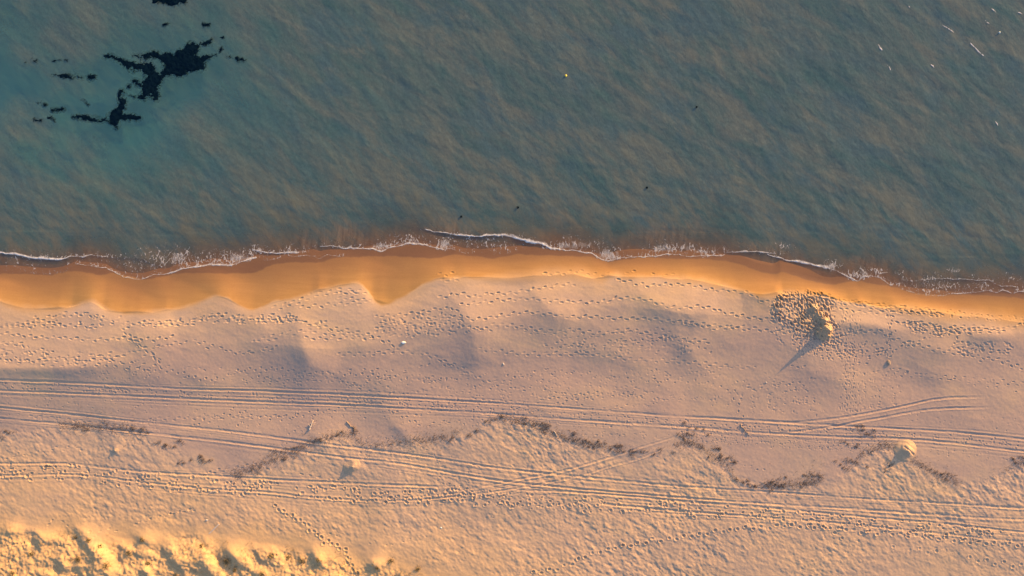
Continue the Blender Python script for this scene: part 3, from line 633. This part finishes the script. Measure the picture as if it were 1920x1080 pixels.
# ------------------------------------------------------------------ small helpers for modelled things
def raw_mesh(name, verts, faces, smooth=False):
    me = bpy.data.meshes.new(name); me.from_pydata([tuple(map(float, v)) for v in verts], [], faces); me.update()
    if smooth: me.polygons.foreach_set('use_smooth', np.ones(len(me.polygons), bool))
    return me
class Bits:
    def __init__(s): s.v = []; s.f = []
    def blade(s, p, d, ln, wd, lift, droop=0.3, th=0.006):
        """a tapered leaf of two segments with real thickness"""
        d = np.array([d[0], d[1], 0.0]); n = np.array([-d[1], d[0], 0]); p = np.array(p, float)
        m = p + d * ln * 0.5 + np.array([0, 0, lift]); e = p + d * ln + np.array([0, 0, lift * (1 - droop)])
        k = len(s.v); up = np.array([0, 0, th])
        s.v += [p - n * wd / 2, p + n * wd / 2, m - n * wd * 0.45, m + n * wd * 0.45, e, p + up, m + up * 1.6]
        s.f += [(k, k + 5, k + 6, k + 2), (k + 5, k + 1, k + 3, k + 6), (k + 2, k + 6, k + 4), (k + 6, k + 3, k + 4), (k, k + 2, k + 3, k + 1), (k + 2, k + 4, k + 3)]
    def twig(s, pts, r0, r1, sides=5):
        pts = np.array(pts, float); k = len(s.v); n = len(pts)
        for i, p in enumerate(pts):
            d = pts[min(i + 1, n - 1)] - pts[max(i - 1, 0)]; d = d / (np.linalg.norm(d) + 1e-9)
            a = np.cross(d, [0, 0, 1.0]); 
            if np.linalg.norm(a) < 1e-3: a = np.array([1.0, 0, 0])
            a /= np.linalg.norm(a); b = np.cross(d, a); r = r0 + (r1 - r0) * i / (n - 1)
            for q in range(sides):
                t = 2 * math.pi * q / sides; s.v.append(p + r * (math.cos(t) * a + math.sin(t) * b))
        for i in range(n - 1):
            for q in range(sides):
                s.f.append((k + i * sides + q, k + i * sides + (q + 1) % sides, k + (i + 1) * sides + (q + 1) % sides, k + (i + 1) * sides + q))
        s.f.append(tuple(k + q for q in range(sides))[::-1]); s.f.append(tuple(k + (n - 1) * sides + q for q in range(sides)))
    def mesh(s, name, smooth=False): return raw_mesh(name, s.v, s.f, smooth)
def lathe(name, prof, seg=20):
    v = []; f = []
    for r, z in prof:
        for q in range(seg): t = 2 * math.pi * q / seg; v.append((r * math.cos(t), r * math.sin(t), z))
    for i in range(len(prof) - 1):
        for q in range(seg): f.append((i * seg + q, i * seg + (q + 1) % seg, (i + 1) * seg + (q + 1) % seg, (i + 1) * seg + q))
    f.append(tuple(range(seg))[::-1]); f.append(tuple((len(prof) - 1) * seg + q for q in range(seg)))
    return raw_mesh(name, v, f, True)

# ------------------------------------------------------------------ seagrass beds just breaking the surface
def Q(x, y): return (80 + x / 4.8, 40 + y / 4.8)
def bed(lines, polys, label, seed, solid=1.0):
    allp = [(Q(a, b)) for l in lines for (a, b, _) in l] + [Q(a, b) for p in polys for (a, b) in p]
    P_ = PXY(allp); lo, hi = P_.min(0) - 1.2, P_.max(0) + 1.2
    x = np.arange(lo[0], hi[0], 0.06); y = np.arange(lo[1], hi[1], 0.06); a, b = np.meshgrid(x, y)
    wa, wb = a + 0.42 * fbm(a, b, 1.4, 3, seed, 0.6), b + 0.36 * fbm(a, b, 1.3, 3, seed + 1, 0.6)
    m = np.full(a.shape, -9.0)
    for l in lines:
        p = PXY([Q(u, v) for u, v, _ in l]); w = np.array([c for _, _, c in l]) / 2 / 4.8 / S
        d, u, _, _ = seg_dist(p, wa, wb)
        seg = np.hypot(*(p[1:] - p[:-1]).T); acc = np.concatenate([[0], np.cumsum(seg)]) / max(seg.sum(), 1e-6)
        m = np.maximum(m, np.interp(u, acc, w) - d)
    for pl in polys:
        p = PXY([Q(u, v) for u, v in pl]); d, _, _, _ = seg_dist(np.vstack([p, p[:1]]), wa, wb)
        ins = np.zeros(a.shape, bool); j = len(p) - 1
        for i in range(len(p)):
            c = ((p[i, 1] > wb) != (p[j, 1] > wb)) & (wa < (p[j, 0] - p[i, 0]) * (wb - p[i, 1]) / (p[j, 1] - p[i, 1] + 1e-12) + p[i, 0])
            ins ^= c; j = i
        m = np.maximum(m, np.where(ins, d, -d))
    m = m + (0.09 if seed == 320 else 0.03 if (polys or seed in (410, 370)) else -0.045) + 0.32 * fbm(a, b, 0.6, 4, seed + 3, 0.75) - (1 - solid) * 0.25 * (fbm(a, b, 0.9, 2, seed + 4) > 0.1)
    c = 0.25 * (m[:-1, :-1] + m[1:, :-1] + m[:-1, 1:] + m[1:, 1:])
    z = water_z(a, b) + np.where(m > 0, 0.008 + 0.05 * np.clip(m, 0, 0.8), 0.35 * m) + 0.03 * fbm(a, b, 0.35, 2, seed + 5)
    me = grid_mesh('mat_foliage', a, b, z, keep=c > -0.34)
    o = add('seagrass_bed', None, None, label=label, cat='seagrass', group='dark seagrass beds in the shallow sea')
    add('mat_foliage', me, M_GRASSBED, parent=o)
    jj, ii = np.nonzero(m > -0.12); n = min(int(len(jj) * 0.075) + 14, 3600); pick = rng.integers(0, len(jj), n); B = Bits()
    for k in pick:
        xx, yy = a[jj[k], ii[k]], b[jj[k], ii[k]]; t = rng.normal(-0.25, 0.9)
        B.blade((xx, yy, float(water_z(xx, yy)) + 0.02), (math.cos(t), math.sin(t)), rng.uniform(0.2, 0.5), rng.uniform(0.04, 0.08), rng.uniform(0.01, 0.05), 0.7)
    add('leaves', B.mesh('leaves'), M_GRASSBED, parent=o)
MAIN = [(1100,280),(1180,290),(1260,250),(1300,200),(1345,190),(1405,215),(1395,265),(1365,315),(1420,325),(1475,315),(1480,340),(1450,370),(1455,410),(1425,445),(1340,435),(1290,470),(1240,490),(1190,470),(1120,490),(1075,530),(1045,590),(1030,650),(1010,690),(965,685),(975,640),(930,690),(890,705),(855,690),(890,660),(885,600),(900,545),(930,500),(920,450),(880,420),(930,385),(990,385),(1030,420),(1020,450),(1050,475),(1090,440),(1100,380),(1080,340)]
bed([[(560,325,8),(620,318,20),(680,335,28),(740,370,34),(790,405,44),(850,415,46),(930,405,60)],[(820,310,12),(880,315,24),(950,310,40),(1000,292,36),(1050,312,46),(1120,330,70),(1180,350,80)]], [MAIN], 'largest black seagrass bed, forked like a running figure', 300)
bed([[(705,650,34),(690,700,30),(730,735,52),(690,785,70),(655,845,125),(645,895,110),(662,935,40)],[(690,868,34),(780,866,30),(865,865,22)],[(600,893,10),(560,888,8),(440,875,16),(340,860,30),(280,866,8)]], [], 'dark seagrass bed with two thin side arms below the largest bed', 320)
bed([[(1450,205,26),(1500,185,44),(1535,160,30)],[(1570,140,24),(1600,130,46),(1612,115,20)]], [], 'small dark seagrass tufts at the upper right tip of the largest bed', 340, 0.4)
bed([[(1500,335,8),(1560,290,14),(1600,262,22),(1625,228,16)]], [], 'faint thin seagrass strand beside the right edge of the largest bed', 350, 0.2)
bed([[(80,478,6),(130,486,18),(170,492,12),(240,485,30),(300,495,16),(350,506,8)]], [], 'thin dark seagrass streak left of the largest bed', 360)
bed([[(425,503,40),(445,497,44)]], [], 'round dark seagrass tuft at the right end of the thin streak', 370)
bed([[(845,555,62),(870,560,40)],[(770,590,14),(800,580,10)],[(765,672,16),(815,668,22)]], [], 'ragged small seagrass scraps between the two dark beds', 380, 0.3)
bed([[(80,797,14),(130,798,18),(185,800,8)]], [], 'short dark seagrass streak above the left arm of the lower bed', 390)
bed([[(1660,318,8),(1690,326,8)],[(1725,330,12),(1760,345,12),(1785,358,10),(1830,352,6)]], [], 'fine dark seagrass thread to the right of the largest bed', 400)
bed([[(1030,-186,60),(1100,-182,70),(1160,-186,80),(1260,-190,50)]], [], 'dark seagrass bed cut by the top edge of the photo', 410)
bed([[(1105,25,22),(1140,22,16)]], [], 'tiny dark seagrass speck above the largest bed, left of two', 420)
bed([[(1440,42,18),(1480,38,20),(1510,32,8)]], [], 'small dark seagrass speck above the largest bed, right of two', 430)
bed([[(-10,735,8),(20,750,10)],[(-60,715,8),(-20,725,8)],[(370,710,10),(390,745,18)]], [], 'faint flecks of seagrass near the left edge of the sea', 440, 0.3)
bed([[(-100,880,8),(-40,890,12),(10,905,8)],[(60,865,6),(100,880,8)]], [], 'lowest faint seagrass flecks by the left edge', 450, 0.3)
bed([[(-160,365,6),(-120,358,10),(-60,362,8)],[(80,358,6),(150,352,6),(230,352,10)]], [], 'faint broken seagrass strands high in the teal shallows', 460, 0.3)

# dark bits drifting on the sea
for k, (px, py, r, lab) in enumerate([(865,406,0.12,'small dark drifting weed clump just above the breaking foam'),(971,389,0.17,'larger dark drifting weed clump right of the one above the foam'),(1213,352,0.13,'dark drifting weed clump far out in the middle of the sea'),(1306,201,0.10,'dark drifting weed clump out on the right half of the sea')]):
    B = Bits(); x, y = float(WX(px)), float(WY(py)); z0 = float(water_z(x, y))
    for q in range(60):
        t = rng.uniform(0, 6.28); rr = r * rng.random() ** 0.5 * 0.7
        B.blade((rr * math.cos(t), rr * math.sin(t), 0.02 + rng.uniform(0, 0.08)), (math.cos(t + 1), math.sin(t + 1)), rng.uniform(0.06, 0.16), 0.04, rng.uniform(0, 0.04))
    add('drifting_weed', B.mesh('drifting_weed'), M_GRASSBED, label=lab, cat='seaweed', group='dark weed clumps adrift', loc=(x, y, z0))

# ------------------------------------------------------------------ buoys and litter
def buoy(px, py, r, mat, label, name):
    x, y = float(WX(px)), float(WY(py)); z = float(water_z(x, y))
    root = bpy.data.objects.new(name, None); COL.objects.link(root); root.location = (x, y, z); root['label'] = label; root['category'] = 'buoy'
    prof = [(0.02 * r, -0.8 * r)] + [(r * math.cos(a), r * math.sin(a) * 0.95) for a in np.linspace(-0.9, 1.25, 12)] + [(0.2 * r, 1.0 * r)]
    add('float', lathe('float', prof), mat, root)
    add('collar', lathe('collar', [(1.0 * r, -0.07 * r), (1.09 * r, -0.05 * r), (1.09 * r, 0.05 * r), (1.0 * r, 0.07 * r)]), M_METAL, root)
    add('mooring_eye', lathe('mooring_eye', [(0.16 * r, 0.98 * r), (0.19 * r, 1.05 * r), (0.15 * r, 1.22 * r), (0.05 * r, 1.28 * r)]), M_METAL, root)
    B = Bits(); B.twig([(0.9 * r, -0.1 * r, 0), (1.6 * r, -0.3 * r, -0.02), (2.1 * r, -0.9 * r, -0.25)], 0.02, 0.02); add('rope', B.mesh('rope'), M_ROPE, root)
buoy(1061, 142, 0.16, M_YELLOW, 'small round yellow buoy floating on the open grey sea', 'yellow_buoy')
buoy(1874, 61, 0.13, M_WHITE, 'small round white buoy among wave crests near the upper right corner', 'white_buoy')
def lump(name, px, py, rx, ry, rz, seed, mat, label, cat, group=None, rot=0.0):
    n, m = 24, 12; v = []; f = []
    for i in range(m + 1):
        th = math.pi * i / m
        for q in range(n):
            ph = 2 * math.pi * q / n; d = np.array([math.sin(th) * math.cos(ph), math.sin(th) * math.sin(ph), math.cos(th)])
            k = 1 + 0.30 * float(fbm(np.array([d[0] * 1.3 + d[2] * 0.7]), np.array([d[1] * 1.3 - d[2] * 0.5]), 0.8, 3, seed))
            p = d * k; c, s_ = math.cos(rot), math.sin(rot); v.append((rx * p[0] * c - ry * p[1] * s_, rx * p[0] * s_ + ry * p[1] * c, rz * p[2] + rz * 0.7))
    for i in range(m):
        for q in range(n): f.append((i * n + q, (i + 1) * n + q, (i + 1) * n + (q + 1) % n, i * n + (q + 1) % n))
    x, y = float(WX(px)), float(WY(py))
    return add(name, raw_mesh(name, v, f, True), mat, label=label, cat=cat, group=group, loc=(x, y, float(ground_z(x, y))))
lump('plastic_litter', 759.5, 641, 0.30, 0.17, 0.07, 501, M_WHITE, 'white crumpled piece of plastic litter alone on the upper beach', 'litter')
lump('pale_stone', 1433, 716, 0.12, 0.10, 0.035, 503, M_PALEWOOD, 'small pale stone on the smooth sand above the tyre tracks', 'stone')
lump('pale_stone', 828, 987, 0.13, 0.10, 0.035, 504, M_WHITE, 'small whitish stone on the rough sand below the tyre tracks', 'stone')
lump('pale_stone', 392, 972, 0.20, 0.11, 0.05, 505, M_PALEWOOD, 'pale flat stone beside the upper end of the wooden plank', 'stone')
lump('pale_stone', 944, 681, 0.10, 0.20, 0.035, 506, M_PALEWOOD, 'pale narrow stone on the middle of the upper beach', 'stone', rot=0.5)
lump('grey_stone', 1661, 679, 0.22, 0.34, 0.08, 507, M_DULLWOOD, 'grey stone at the end of the line of paw marks on the right', 'stone', rot=0.3)
# plank
def plank():
    ln, wd, th = 1.95, 0.17, 0.06; v = []; f = []; n = 9
    for i in range(n):
        t = i / (n - 1) - 0.5; w = wd * (1 - 0.25 * abs(t)) * rng.uniform(0.93, 1.05) / 2; z = 0.02 * math.sin(t * 5)
        for (a, b) in ((-w, 0.012), (-w + 0.015, 0), (w - 0.015, 0), (w, 0.012), (w, th - 0.012), (w - 0.015, th), (-w + 0.015, th), (-w, th - 0.012)): v.append((t * ln, a, z + b))
    for i in range(n - 1):
        for q in range(8): f.append((i * 8 + q, i * 8 + (q + 1) % 8, (i + 1) * 8 + (q + 1) % 8, (i + 1) * 8 + q))
    f.append(tuple(range(8))[::-1]); f.append(tuple((n - 1) * 8 + q for q in range(8)))
    x, y = float(WX(406)), float(WY(988)); o = add('driftwood_plank', raw_mesh('driftwood_plank', v, f), M_PALEWOOD, label='pale straight driftwood plank lying on sand above the left dunes', cat='driftwood', loc=(x, y, float(ground_z(x, y)) + 0.03))
    o.rotation_euler = (0, 0, math.atan2(17, 17.5))
plank()
def branch(name, px, py, ang, ln, r, seed, mat, label, forks=4):
    g = np.random.default_rng(seed); x, y = float(WX(px)), float(WY(py)); B = Bits()
    d = np.array([math.cos(ang), math.sin(ang)]); n = np.array([-d[1], d[0]]); pts = []
    for i in range(7):
        t = i / 6 - 0.5; p = d * ln * t + n * g.normal(0, 0.03 * ln); z = float(ground_z(x + p[0], y + p[1])); pts.append((p[0], p[1], z + r * 0.9))
    B.twig(pts, r, r * 0.45, 7)
    o = add(name, B.mesh(name, True), mat, label=label, cat='driftwood', loc=(x, y, 0))
    for k in range(forks):
        C = Bits(); i = g.integers(2, 6); p0 = np.array(pts[i]); a = ang + g.choice([-1, 1]) * g.uniform(0.5, 1.1); q = []
        for j in range(4):
            t = j / 3 * ln * g.uniform(0.25, 0.4); u = p0[:2] + np.array([math.cos(a), math.sin(a)]) * t; z = float(ground_z(x + u[0], y + u[1])); q.append((u[0], u[1], z + r * 0.8 + 0.12 * t))
        C.twig(q, r * 0.5, r * 0.2, 6); add('side_branch', C.mesh('side_branch', True), mat, parent=o)
branch('driftwood_branch', 586, 796, 1.2, 1.5, 0.09, 1, M_PALEWOOD, 'bleached forked driftwood branch between two sets of tyre ruts')
branch('driftwood_branch', 660, 797, -0.75, 1.7, 0.06, 2, M_DULLWOOD, 'brown driftwood stick lying over a weed tangle right of the bleached branch', 2)
branch('driftwood_branch', 1394, 804, -0.85, 1.9, 0.06, 3, M_DULLWOOD, 'thin driftwood stick across a tyre rut on the right of the beach', 2)
branch('driftwood_branch', 404, 919, 0.45, 1.4, 0.05, 4, M_PALEWOOD, 'pale thin driftwood stick in the crater-marked track above the plank', 1)
branch('driftwood_branch', 1042, 812, -1.1, 0.9, 0.05, 5, M_PALEWOOD, 'short bleached driftwood stick beside the largest weed tangle', 1)

# ------------------------------------------------------------------ heaps of dug sand
def heap(name, px, py, peaks, rad, label, seed, mat, dig=0.06, groove=None):
    """a round-based mound: ring grid from the skirt (sunk in the sand) to the peaks"""
    x0, y0 = float(WX(px)), float(WY(py)); nr, na = 30, 72
    A = np.linspace(0, 2 * np.pi, na, endpoint=False); R = np.linspace(0.02, 1, nr)
    rr, aa = np.meshgrid(R, A, indexing='ij')
    edge = rad * (1 + 0.16 * fbm(np.cos(aa) * 1.5, np.sin(aa) * 1.5, 1.0, 2, seed))
    x = rr * edge * np.cos(aa); y = rr * edge * np.sin(aa)
    h = np.zeros(x.shape)
    for (cx, cy, ph, sx, sy, rot) in peaks:
        u, v_ = rotc(x - cx, y - cy, rot); q = np.sqrt((u / sx) ** 2 + (v_ / sy) ** 2)
        h = np.maximum(h, ph * np.clip(1 - q, 0, 1) ** 1.35) if ph > 0 else h
    h = h + 0.10 * fbm(x, y, 0.7, 3, seed + 1) * np.clip(h * 2.5, 0, 1)
    if groove:
        for (gx0, gy0, gx1, gy1, gd, gw) in groove:
            d, u, _, _ = seg_dist(np.array([[gx0, gy0], [gx1, gy1]]), x, y); h = h - gd * np.exp(-(d / gw) ** 2)
    z = ground_z(x0 + x, y0 + y) + h - dig * sstep(0.8, 1.0, rr) - 0.015
    v = np.stack([x, y, z], -1).reshape(-1, 3); f = [tuple(range(na))]
    for i in range(nr - 1):
        for j in range(na): f.append((i * na + j, (i + 1) * na + j, (i + 1) * na + (j + 1) % na, i * na + (j + 1) % na))
    z0 = float(ground_z(x0, y0)); v[:, 2] -= z0
    me = raw_mesh(name, v, f, True); at = me.attributes.new('dune', 'FLOAT', 'POINT')
    at.data.foreach_set('value', np.full(len(v), 0.30, np.float32))     # freshly dug, yellower sand
    a2 = me.attributes.new('dig', 'FLOAT', 'POINT'); a2.data.foreach_set('value', np.full(len(v), 0.9 if seed < 604 else 0.1, np.float32))
    return add(name, me, mat, label=label, cat='sand heap', loc=(x0, y0, z0))
heap('sand_heap', 1540, 619, [(0.15, 0.1, 1.45, 1.1, 1.0, 45), (-0.1, -0.35, 0.9, 1.35, 1.25, 0)], 1.45, 'tallest dug sand heap casting a long pointed shadow across trampled sand', 601, M_SAND)
heap('sand_heap', 1534, 597, [(0.35, -0.25, 0.75, 0.85, 0.75, 45), (-0.15, 0.35, 0.5, 0.9, 0.8, 45)], 1.25, 'low dug sand heap right behind the tallest heap, seaward side', 602, M_SAND)
heap('sand_heap', 1521, 578, [(0.0, 0.0, 0.62, 0.9, 0.8, 20)], 1.0, 'small dug sand heap in the trampled patch, nearest the water', 603, M_SAND)
heap('sand_heap', 1694, 842, [(0.05, 0.0, 0.78, 1.65, 1.5, 45), (-0.2, -0.2, 0.5, 1.8, 1.7, 0)], 1.85, 'lone rounded sand heap with grooved sunlit face beside the right tyre ruts', 604, M_SAND, groove=[(-0.3, 0.5, 1.0, -0.6, 0.13, 0.10), (0.1, 0.9, 1.1, 0.1, 0.05, 0.12)])
heap('sand_heap', 661, 872, [(0.25, 0.0, 0.34, 1.5, 0.9, 35), (-0.2, -0.2, 0.2, 1.5, 1.1, 20)], 1.5, 'small pointed sand heap between the tyre ruts left of centre', 605, M_SAND)
heap('sand_heap', 222, 843, [(0.0, 0.0, 0.17, 0.6, 0.5, 0)], 0.65, 'tiny sand heap in the rough sand near the left dunes', 606, M_SAND)

# ------------------------------------------------------------------ dried weed of the old tide line
def weed_bits(B, x, y, n, rx, ry, rot, g, T=None):
    cen = [g.uniform(-1, 1, 2) * (rx * 1.7, ry * 1.1) for _ in range(max(6, n // 20))]; cw = [g.uniform(0.07, 0.22) for _ in cen]
    for q in range(n):
        k = int(g.integers(0, len(cen))); u, v_ = cen[k] + np.clip(g.normal(0, 1, 2), -2, 2) * (cw[k] * 1.5, cw[k]); c, s_ = math.cos(rot), math.sin(rot); a, b = u * c - v_ * s_, u * s_ + v_ * c
        t = g.uniform(0, 6.28); ln = g.uniform(0.07, 0.22); z = float(ground_z(x + a, y + b))
        if g.random() < 0.55: B.blade((a, b, z + 0.01), (math.cos(t), math.sin(t)), ln, g.uniform(0.03, 0.06), g.uniform(0.01, 0.08), 0.4)
        else:
            p = [(a, b, z + 0.01), (a + 0.5 * ln * math.cos(t), b + 0.5 * ln * math.sin(t), z + g.uniform(0.02, 0.09)), (a + ln * math.cos(t + 0.5), b + ln * math.sin(t + 0.5), z + g.uniform(0.01, 0.12))]
            (T or B).twig(p, 0.014, 0.007, 4)
CL = [  # px, py, rx, ry (m), rot deg, n, label
 (1094,826,1.5,0.6,-20,190,'dense dark weed tangle at the middle of the scalloped line'),
 (1140,836,1.2,0.4,-15,130,'flat dark weed tangle just left of where two faint ruts cross'),
 (1172,842,1.0,0.45,-15,170,'darkest weed tangle beside the crossing of the faint ruts'),
 (1232,846,1.4,0.4,5,90,'sparse weed tangle right of the crossing of the faint ruts'),
 (1300,806,1.2,0.7,-15,130,'dark weed tangle touching the lower rut of the upper track'),
 (1306,829,1.9,0.5,-22,170,'long weed tangle below the one touching the rut'),
 (1352,857,1.1,0.5,-10,160,'dark weed tangle left of the smooth bare bay'),
 (1398,902,1.2,0.4,-25,120,'weed tangle at the lower left corner of the smooth bare bay'),
 (1428,908,0.8,0.5,0,110,'compact weed tangle at the bottom of the smooth bare bay'),
 (1456,906,0.9,0.7,20,150,'tall dark weed tangle at the bottom of the smooth bare bay'),
 (1515,906,0.9,0.4,10,80,'weed tangle just above the lower track, right of the bay'),
 (1527,889,1.1,0.4,-12,90,'weed tangle with twigs on the right rim of the smooth bay'),
 (1592,870,1.3,0.8,5,150,'broad brown weed tangle left of the lone rounded sand heap'),
 (1624,808,1.2,0.8,-5,150,'dark weed tangle lying across the fork of the tyre ruts'),
 (1592,831,0.9,0.4,0,70,'small weed tangle below the fork of the tyre ruts'),
 (1660,872,0.6,0.4,40,60,'dark weed clump in the shadow of the lone rounded sand heap'),
 (1766,890,1.1,0.45,-20,110,'weed tangle to the lower right of the lone rounded sand heap'),
 (1906,862,1.2,0.6,-15,110,'dark weed tangle at the right edge of the beach'),
 (1000,792,1.5,0.4,-12,130,'weed tangle along the top of the scalloped line under the ruts'),
 (1018,803,0.5,0.8,0,90,'upright narrow weed tangle where the scalloped line turns down'),
 (925,786,1.3,0.35,15,110,'thin weed tangle left of the top of the scalloped line'),
 (865,815,1.6,0.5,8,90,'pale sparse weed tangle on the left flank of the scallop'),
 (646,808,1.2,0.5,10,150,'weed tangle beneath the brown driftwood stick'),
 (556,836,2.2,0.18,14,120,'thin line of weed crossing the left tyre ruts'),
 (540,852,1.3,0.5,10,80,'weed scraps below the left tyre ruts'),
 (318,831,1.1,0.7,15,140,'bushy brown weed tangle on the far left under the rut'),
 (277,806,1.2,0.4,-15,80,'weed scraps between the two left ruts'),
 (360,860,1.4,0.4,10,90,'weed tangle above the crater-marked track'),
 (388,862,0.5,0.5,0,70,'round weed clump at the right of the tangle above the craters'),
 (470,886,1.3,0.35,20,100,'weed tangle touching the top of the crater-marked track'),
 (20,812,1.4,0.5,10,100,'weed tangle at the left edge below the ruts'),
 (165,805,1.2,0.4,-10,80,'weed scraps under the left ruts near the edge'),
]
for k, (px, py, rx, ry, rot, n, lab) in enumerate(CL):
    g = np.random.default_rng(900 + k); B = Bits(); T = Bits(); x, y = float(WX(px)), float(WY(py)); weed_bits(B, x, y, int(n * 1.5), rx, ry, math.radians(rot), g, T)
    o = add('weed_tangle', None, None, label=lab, cat='dried seaweed', group='dried weed tangles on the old tide line', loc=(x, y, 0))
    add('leaves', B.mesh('leaves'), M_WRACK, parent=o); add('stalk_foliage', T.mesh('stalk_foliage'), M_WRACK, parent=o)
B = Bits(); g = np.random.default_rng(77)
for q in range(11000):
    px = g.uniform(-20, 1940); py = ROUGHc(px) + g.normal(-1, 4.5) + (g.random() < 0.25) * g.normal(0, 16)
    if vnoise(np.array(px * 0.012), np.array(2.5), 7) < 0.30 + 0.3 * g.random(): continue
    x, y = float(WX(px)), float(WY(py)); z = float(ground_z(x, y)); t = g.uniform(0, 6.28); ln = g.uniform(0.08, 0.26)
    B.blade((x, y, z + 0.008), (math.cos(t), math.sin(t)), ln, g.uniform(0.025, 0.05), g.uniform(0.01, 0.07), 0.4)
add('weed_litter', B.mesh('weed_litter'), M_WRACK, kind='stuff', label='loose scraps of dried weed strewn along the old tide line', cat='dried seaweed')

# ------------------------------------------------------------------ plants of the fore-dune
TUFTS = [(178,1006,0.7,'greyish dune plant on the crest of the left hummocks'),(200,1016,0.6,'small green dune plant just right of the greyish one'),(150,1003,0.5,'brown dune tuft left of the greyish plant'),(71,1032,0.8,'dark dune tuft on the second hummock from the left edge'),(160,1040,1.0,'reddish sprawling dune plant on the broad left hummock'),(215,1050,1.1,'olive sprawling dune plant right of the reddish one'),(252,1030,0.8,'purplish dune plant in the shade of a hummock'),(275,1006,0.8,'dark dune tuft in a hollow above the purplish plant'),(432,1046,1.3,'largest ochre dune bush beside a steep sunlit dune face'),(448,1060,0.7,'dark narrow dune tuft at the right of the largest bush'),(385,1018,0.7,'low brown dune tuft left of the largest bush'),(515,1036,0.9,'olive dune tuft at the foot of the middle hummocks'),(545,1040,0.8,'dark dune tuft in the hollow of the middle hummocks'),(570,1046,1.0,'yellowish dune plant left of the rounded sunlit hummock'),(602,1042,0.7,'thin dune plant on the right of the rounded sunlit hummock'),(735,1047,0.8,'grey dune tuft on the slope near the bottom middle'),(710,1058,0.7,'brown dune tuft left of the grey slope tuft'),(785,1062,0.8,'rightmost dune tuft on the sunlit slope at the bottom'),(500,1066,0.9,'lowest dune tuft in the middle, at the bottom edge'),(40,1066,0.8,'low dune tuft in the bottom left corner'),(340,1072,0.9,'dune tuft at the bottom edge left of the largest bush'),(288,1048,0.7,'small olive dune tuft right of the purplish plant')]
for k, (px, py, r, lab) in enumerate(TUFTS):
    r *= 0.78
    g = np.random.default_rng(1300 + k); x, y = float(WX(px)), float(WY(py)); z0 = float(ground_z(x, y))
    root = bpy.data.objects.new('dune_plant', None); COL.objects.link(root); root.location = (x, y, z0); root['label'] = lab; root['category'] = 'plant'; root['group'] = 'plants on the fore-dune'
    B = Bits(); C = Bits()
    for q in range(int(70 * r)):
        t = g.uniform(0, 6.28); rr = abs(g.normal(0, 0.35)) * r; a, b = rr * math.cos(t), rr * math.sin(t); z = float(ground_z(x + a, y + b)) - z0
        t2 = t + g.normal(0, 0.7)
        B.blade((a, b, z - 0.01), (math.cos(t2), math.sin(t2)), g.uniform(0.18, 0.5) * r, g.uniform(0.03, 0.055), g.uniform(0.12, 0.4) * r, g.uniform(0.3, 0.9))
    for q in range(int(45 * r)):
        t = g.uniform(0, 6.28); rr = abs(g.normal(0, 0.3)) * r; a, b = rr * math.cos(t), rr * math.sin(t); z = float(ground_z(x + a, y + b)) - z0
        C.blade((a, b, z + g.uniform(0.02, 0.25) * r), (math.cos(t), math.sin(t)), g.uniform(0.1, 0.2), g.uniform(0.05, 0.09), g.uniform(0.0, 0.06), 0.6)
    add('blade_foliage', B.mesh('blade_foliage'), M_BLADE, root); add('leaves', C.mesh('leaves'), M_LEAF, root)
B = Bits(); g = np.random.default_rng(88)
for q in range(900):
    px = g.uniform(-20, 900); py = DUNEc(px) + abs(g.normal(0, 45)) + 14
    if py > 1100 or fbm(np.array(px / 30), np.array(py / 30), 1.0, 2, 9) < 0.02: continue
    x, y = float(WX(px)), float(WY(py)); z = float(ground_z(x, y))
    for w in range(3):
        t = g.uniform(0, 6.28); B.blade((x, y, z - 0.01), (math.cos(t), math.sin(t)), g.uniform(0.12, 0.32), g.uniform(0.02, 0.04), g.uniform(0.05, 0.2), 0.5)
add('dune_grass', B.mesh('dune_grass'), M_BLADE, kind='stuff', label='thin scattered grass over the sunlit fore-dune', cat='grass')

# ------------------------------------------------------------------ light, sky, camera
world = bpy.data.worlds.new('World'); scene.world = world; world.use_nodes = True
nt = world.node_tree; bg = nt.nodes['Background']
sky = nt.nodes.new('ShaderNodeTexSky'); sky.sky_type = 'NISHITA'; sky.sun_disc = False
sky.sun_elevation = SUN_EL; sky.sun_rotation = math.atan2(SUN_AZ[0], SUN_AZ[1]); sky.air_density = 1.0; sky.dust_density = 2.0; sky.ozone_density = 1.6
nt.links.new(sky.outputs[0], bg.inputs[0]); bg.inputs[1].default_value = 0.150
ld = bpy.data.lights.new('sun', 'SUN'); ld.energy = 5.0; ld.angle = math.radians(0.6); ld.color = (1.0, 0.56, 0.15)
lo = bpy.data.objects.new('sun', ld); COL.objects.link(lo)
from mathutils import Vector
d = Vector((SUN_AZ[0] * math.cos(SUN_EL), SUN_AZ[1] * math.cos(SUN_EL), math.sin(SUN_EL)))
lo.rotation_euler = d.to_track_quat('Z', 'Y').to_euler(); lo.location = (60, 60, 40)
cd = bpy.data.cameras.new('camera'); cam = bpy.data.objects.new('camera', cd); COL.objects.link(cam)
cam.location = (0, 0, 100); cam.rotation_euler = (0, 0, 0); cd.sensor_width = 36; cd.lens = 25.0; cd.clip_end = 8000
scene.camera = cam
vs = scene.view_settings; vs.view_transform = 'Standard'; vs.look = 'None'; vs.exposure = 1.10; vs.gamma = 1.0
